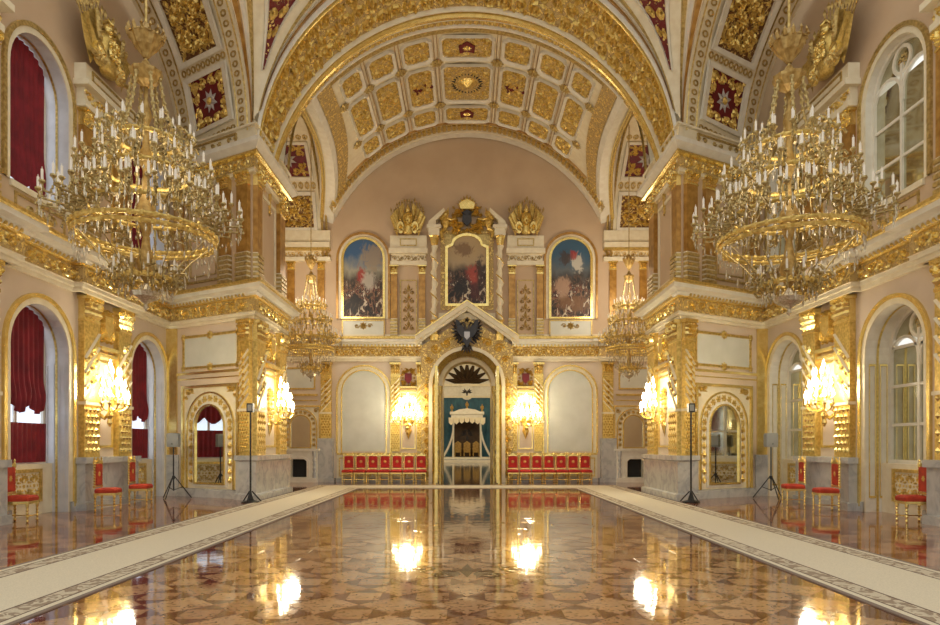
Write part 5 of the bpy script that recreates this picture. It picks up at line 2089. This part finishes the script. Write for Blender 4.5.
    for (z, r, n) in ((3.28, .93, 26), (3.34, .6, 20), (2.62, 1.26, 36), (2.66, .84, 26), (1.86, 1.84, 56), (1.92, 1.5, 44), (1.92, 1.10, 30), (1.40, 1.34, 60), (.5, .5, 24), (1.05, 1.2, 24), (.85, .8, 16)):
        for k in range(n):
            a = 2 * PI * k / n + rnd.random() * .05
            ln = .10 + .07 * (k % 3)
            x, y = r * cos(a), r * sin(a)
            zt = z - rnd.random() * .06
            w_ = .026
            p = [(x, y, zt), (x + w_, y, zt - ln * .6), (x, y + w_, zt - ln * .6), (x - w_, y, zt - ln * .6), (x, y - w_, zt - ln * .6), (x, y, zt - ln)]
            i = [cr.a(*v) for v in p]
            for j in range(4):
                cr.f.append([i[0], i[1 + j], i[1 + (j + 1) % 4]])
                cr.f.append([i[5], i[1 + (j + 1) % 4], i[1 + j]])
    cr.build('crystal_drops', 'crystal', root, kind='stuff')
    ld = bpy.data.lights.new('chandelier_fill', 'POINT')  # fill light added inside the chandelier, whose candles are unlit
    ld.energy = watt
    ld.color = (1, .87, .68)
    ld.shadow_soft_size = 1.0
    lo = bpy.data.objects.new('chandelier_fill', ld)
    COL.objects.link(lo)
    lo.parent = root
    lo.location = (0, 0, 2.7 if parts else 4.2)
    return root


CY = 13.0
czb = 1.65 + (446 - 311) / 650 * CY
chandelier((-321 / 650 * CY, CY, czb), 'huge tiered gilt chandelier hanging before the red-curtained windows', (.98, .98, 1), 7., True, CHAND_W, seed=1)
chandelier((322 / 650 * CY, CY, czb - .1), 'huge tiered gilt chandelier hanging before the glazed doors', (.98, .98, 1), 7., True, CHAND_W, seed=2)
FY = 27.0
fzb = 1.65 + (446 - 382) / 650 * FY
chandelier((-156 / 650 * FY, FY, fzb), 'smaller tiered gilt chandelier in the throne bay beside the parade painting', (.68, .68, .92), 8.2, False, FARCHAND_W, seed=3)
chandelier((162 / 650 * FY, FY, fzb), 'smaller tiered gilt chandelier in the throne bay beside the battle painting', (.68, .68, .92), 8.2, False, FARCHAND_W, seed=4)

# ------------------------------------------------------------------ chairs
def make_chair(mat, label, group):
    """gilt chair, upholstered seat and back; faces -y, stands on z=0"""
    root = empty('gilt_chair', label, 'chair', (0, 0, 0), 0, group)
    prof = [(-.25, -.24), (-.25, .2), (-.2, .24), (.2, .24), (.25, .2), (.25, -.24), (.2, -.28), (-.2, -.28)]
    mb = MB()
    rows = []
    for z, k in ((.46, .96), (.48, 1.0), (.53, 1.0), (.57, .9), (.585, .6)):
        rows.append([(x * k, y * k, z) for x, y in prof])
    ids = mb.grid(rows, True)
    mb.f.append(ids[-1])
    mb.f.append(ids[0][::-1])
    mb.build('seat', mat, root, False)
    mb = MB()
    mb.box(-.25, .25, -.27, .24, .40, .46)
    mb.build('seat_rail', 'goldhi', root)
    br = MB().prism([(-.19, .66), (-.19, 1.17), (-.1, 1.2), (.1, 1.2), (.19, 1.17), (.19, .66)], .19, .25).build('backrest', mat, root)
    g = MB(lambda x, d, z: (x, .19 - d, z))
    g.rosette(0, .94, .08, 8, .012, 0)
    g.build('back_rosette', 'gold', br)
    MB().box(-.25, .25, .2, .25, .60, .65).build('lower_rail', 'goldhi', root)
    mb = MB()
    mb.box(-.25, .25, .2, .25, 1.19, 1.25)
    mb.prism([(-.12, 1.25), (-.05, 1.3), (0, 1.36), (.05, 1.3), (.12, 1.25)], .2, .25)
    mb.build('crest_rail', 'goldhi', root)
    for sx in (-1, 1):
        pr = [(.028, .58)] + [(.020 + .016 * (i % 2), .60 + i * .035) for i in range(18)] + [(.035, 1.25), (.02, 1.3), (.028, 1.33), (.004, 1.37)]
        MB().lathe(pr, 7, (sx * .225, .225, 0)).build('back_post', 'goldhi', root)
        for yy in (-.235, .215):
            pr = [(.018, 0), (.032, .03), (.018, .07)] + [(.020 + .012 * (i % 2), .09 + i * .035) for i in range(8)] + [(.036, .38), (.036, .42)]
            MB().lathe(pr, 7, (sx * .215, yy, 0)).build('leg', 'goldhi', root)
    mb = MB()
    mb.tube([(-.215, -.23, .14), (.215, -.23, .14)], .014, 5)
    mb.tube([(-.215, .21, .14), (.215, .21, .14)], .014, 5)
    mb.tube([(0, -.23, .14), (0, .21, .14)], .014, 5)
    mb.build('stretcher', 'goldhi', root)
    return root


c0 = make_chair('redseat', '', 'row of red chairs along the throne wall')
first = True
for mx, nm in ((1, 'parade'), (-1, 'battle')):
    for k in range(7):
        o = c0 if first else copy_tree(c0)
        first = False
        px = 348 + k * 12.15
        o.location = (mx * (px - 467) / 650 * 29.35, 29.35, 0)
        o['label'] = 'red velvet gilt chair, %s from the throne doorway on the %s painting side' % (
            ('seventh', 'sixth', 'fifth', 'fourth', 'third', 'second', 'first')[k], nm)
        o['group'] = 'row of red chairs on the %s painting side' % nm
c1 = make_chair('redseat2', '', 'chairs along the side walls')
first = True
for mx, nm in ((1, 'curtained window'), (-1, 'glazed door')):
    for (y, d, lab) in ((14.12, .30, 'gilt red chair standing in front of the first %s'), (16.6, .82, 'gilt red chair by the marble pedestal under the sconce, nearer the first %s'), (18.3, .80, 'gilt red chair by the marble pedestal, nearer the %s beside the pier')):
        o = c1 if first else copy_tree(c1)
        first = False
        o.location = (-mx * (W - d), y, 0)
        o.rotation_euler = (0, 0, mx * (PI / 2 + .16))
        o['label'] = lab % nm

# ------------------------------------------------------------------ tripods, speakers, lamp stands
def tripod_speaker(x, y, label_side):
    st = empty('speaker_stand', 'black tripod stand under the small grey speaker by the %s' % label_side, 'stand', (x, y, 0), 0, 'speaker tripods')
    MB().tube([(0, 0, .25), (0, 0, 1.62)], .022, 8).build('pole', 'black', st)
    MB().tube([(0, 0, .62), (0, 0, .72)], .045, 8).build('collar', 'black', st)
    for k in range(3):
        a = 2 * PI * k / 3 + .5
        MB().tube([(.03 * cos(a), .03 * sin(a), .70), (.52 * cos(a), .52 * sin(a), .02)], .017, 6).build('leg', 'black', st)
        MB().tube([(.02 * cos(a), .02 * sin(a), .28), (.27 * cos(a), .27 * sin(a), .37)], .012, 5).build('brace', 'black', st)
    sp = empty('loudspeaker', 'small grey loudspeaker on the tripod by the %s' % label_side, 'speaker', (x, y, 1.62), 0, 'small grey loudspeakers')
    sp.scale = (.85, .85, .9)
    MB().prism([(-.19, 0), (-.21, .08), (-.21, .42), (-.17, .48), (.17, .48), (.21, .42), (.21, .08), (.19, 0)], -.12, .14).build('cabinet', 'grille', sp)
    mb = MB()
    mb.prism(rect(-.17, .17, .05, .43), -.14, -.121)
    mb.build('grille', 'grille', sp)
    MB().box(-.03, .03, -.145, -.14, .09, .12).build('badge', 'black', sp)


tripod_speaker((173.5 - 467) / 650 * 20.3, 20.3, 'red-curtained wall')
tripod_speaker((771 - 467) / 650 * 20.3, 20.3, 'glazed-door wall')


def lamp_stand(x, y, label):
    st = empty('lamp_stand', label, 'lamp', (x, y, .012), 0, 'slim black lamp stands')
    MB().lathe([(.26, 0), (.26, .02), (.1, .06), (.05, .2), (.03, .3)], 12).build('base', 'black', st)
    for k in range(3):
        a = 2 * PI * k / 3 + PI / 6
        MB().tube([(.04 * cos(a), .04 * sin(a), .32), (.3 * cos(a), .3 * sin(a), .02)], .02, 5).build('foot', 'black', st)
    MB().tube([(0, 0, .2), (0, 0, 2.75)], .028, 8).build('pole', 'black', st)
    MB().prism([(-.09, 2.62), (-.09, 2.88), (.09, 2.88), (.09, 2.62)], -.08, .08).build('lamp_head', 'black', st)
    MB().box(-.06, .06, -.085, -.08, 2.66, 2.84).build('lens', 'grille', st)


lamp_stand((250.5 - 467) / 650 * 18.95, 18.95, 'slim black lamp stand at the pier by the curtained wall')
lamp_stand((691 - 467) / 650 * 18.95, 18.95, 'slim black lamp stand at the pier by the glazed-door wall')

# unseen lamps added to light the throne room, left and right of the doorway
for mx, nm in ((-1, 'parade'), (1, 'battle')):
    pl = empty('added_lamp', 'unseen gilt lamp added to light the throne room on the %s painting side' % nm, 'lamp', (mx * 4.6, 60, 9.2), 0, 'added throne room lamps')
    MB().tube([(0, 0, 0), (0, 0, 2.8)], .03, 6).build('rod', 'gold', pl)
    MB().lathe([(.05, -.5), (.3, -.3), (.4, 0), (.3, .05), (.05, .1)], 12).build('bowl', 'gold', pl)
    ld = bpy.data.lights.new('added_lamp_light', 'POINT')
    ld.energy = 750
    ld.color = (1, .88, .70)
    ld.shadow_soft_size = .5
    lo = bpy.data.objects.new('added_lamp_light', ld)
    COL.objects.link(lo)
    lo.parent = pl
    lo.location = (0, 0, -.9)
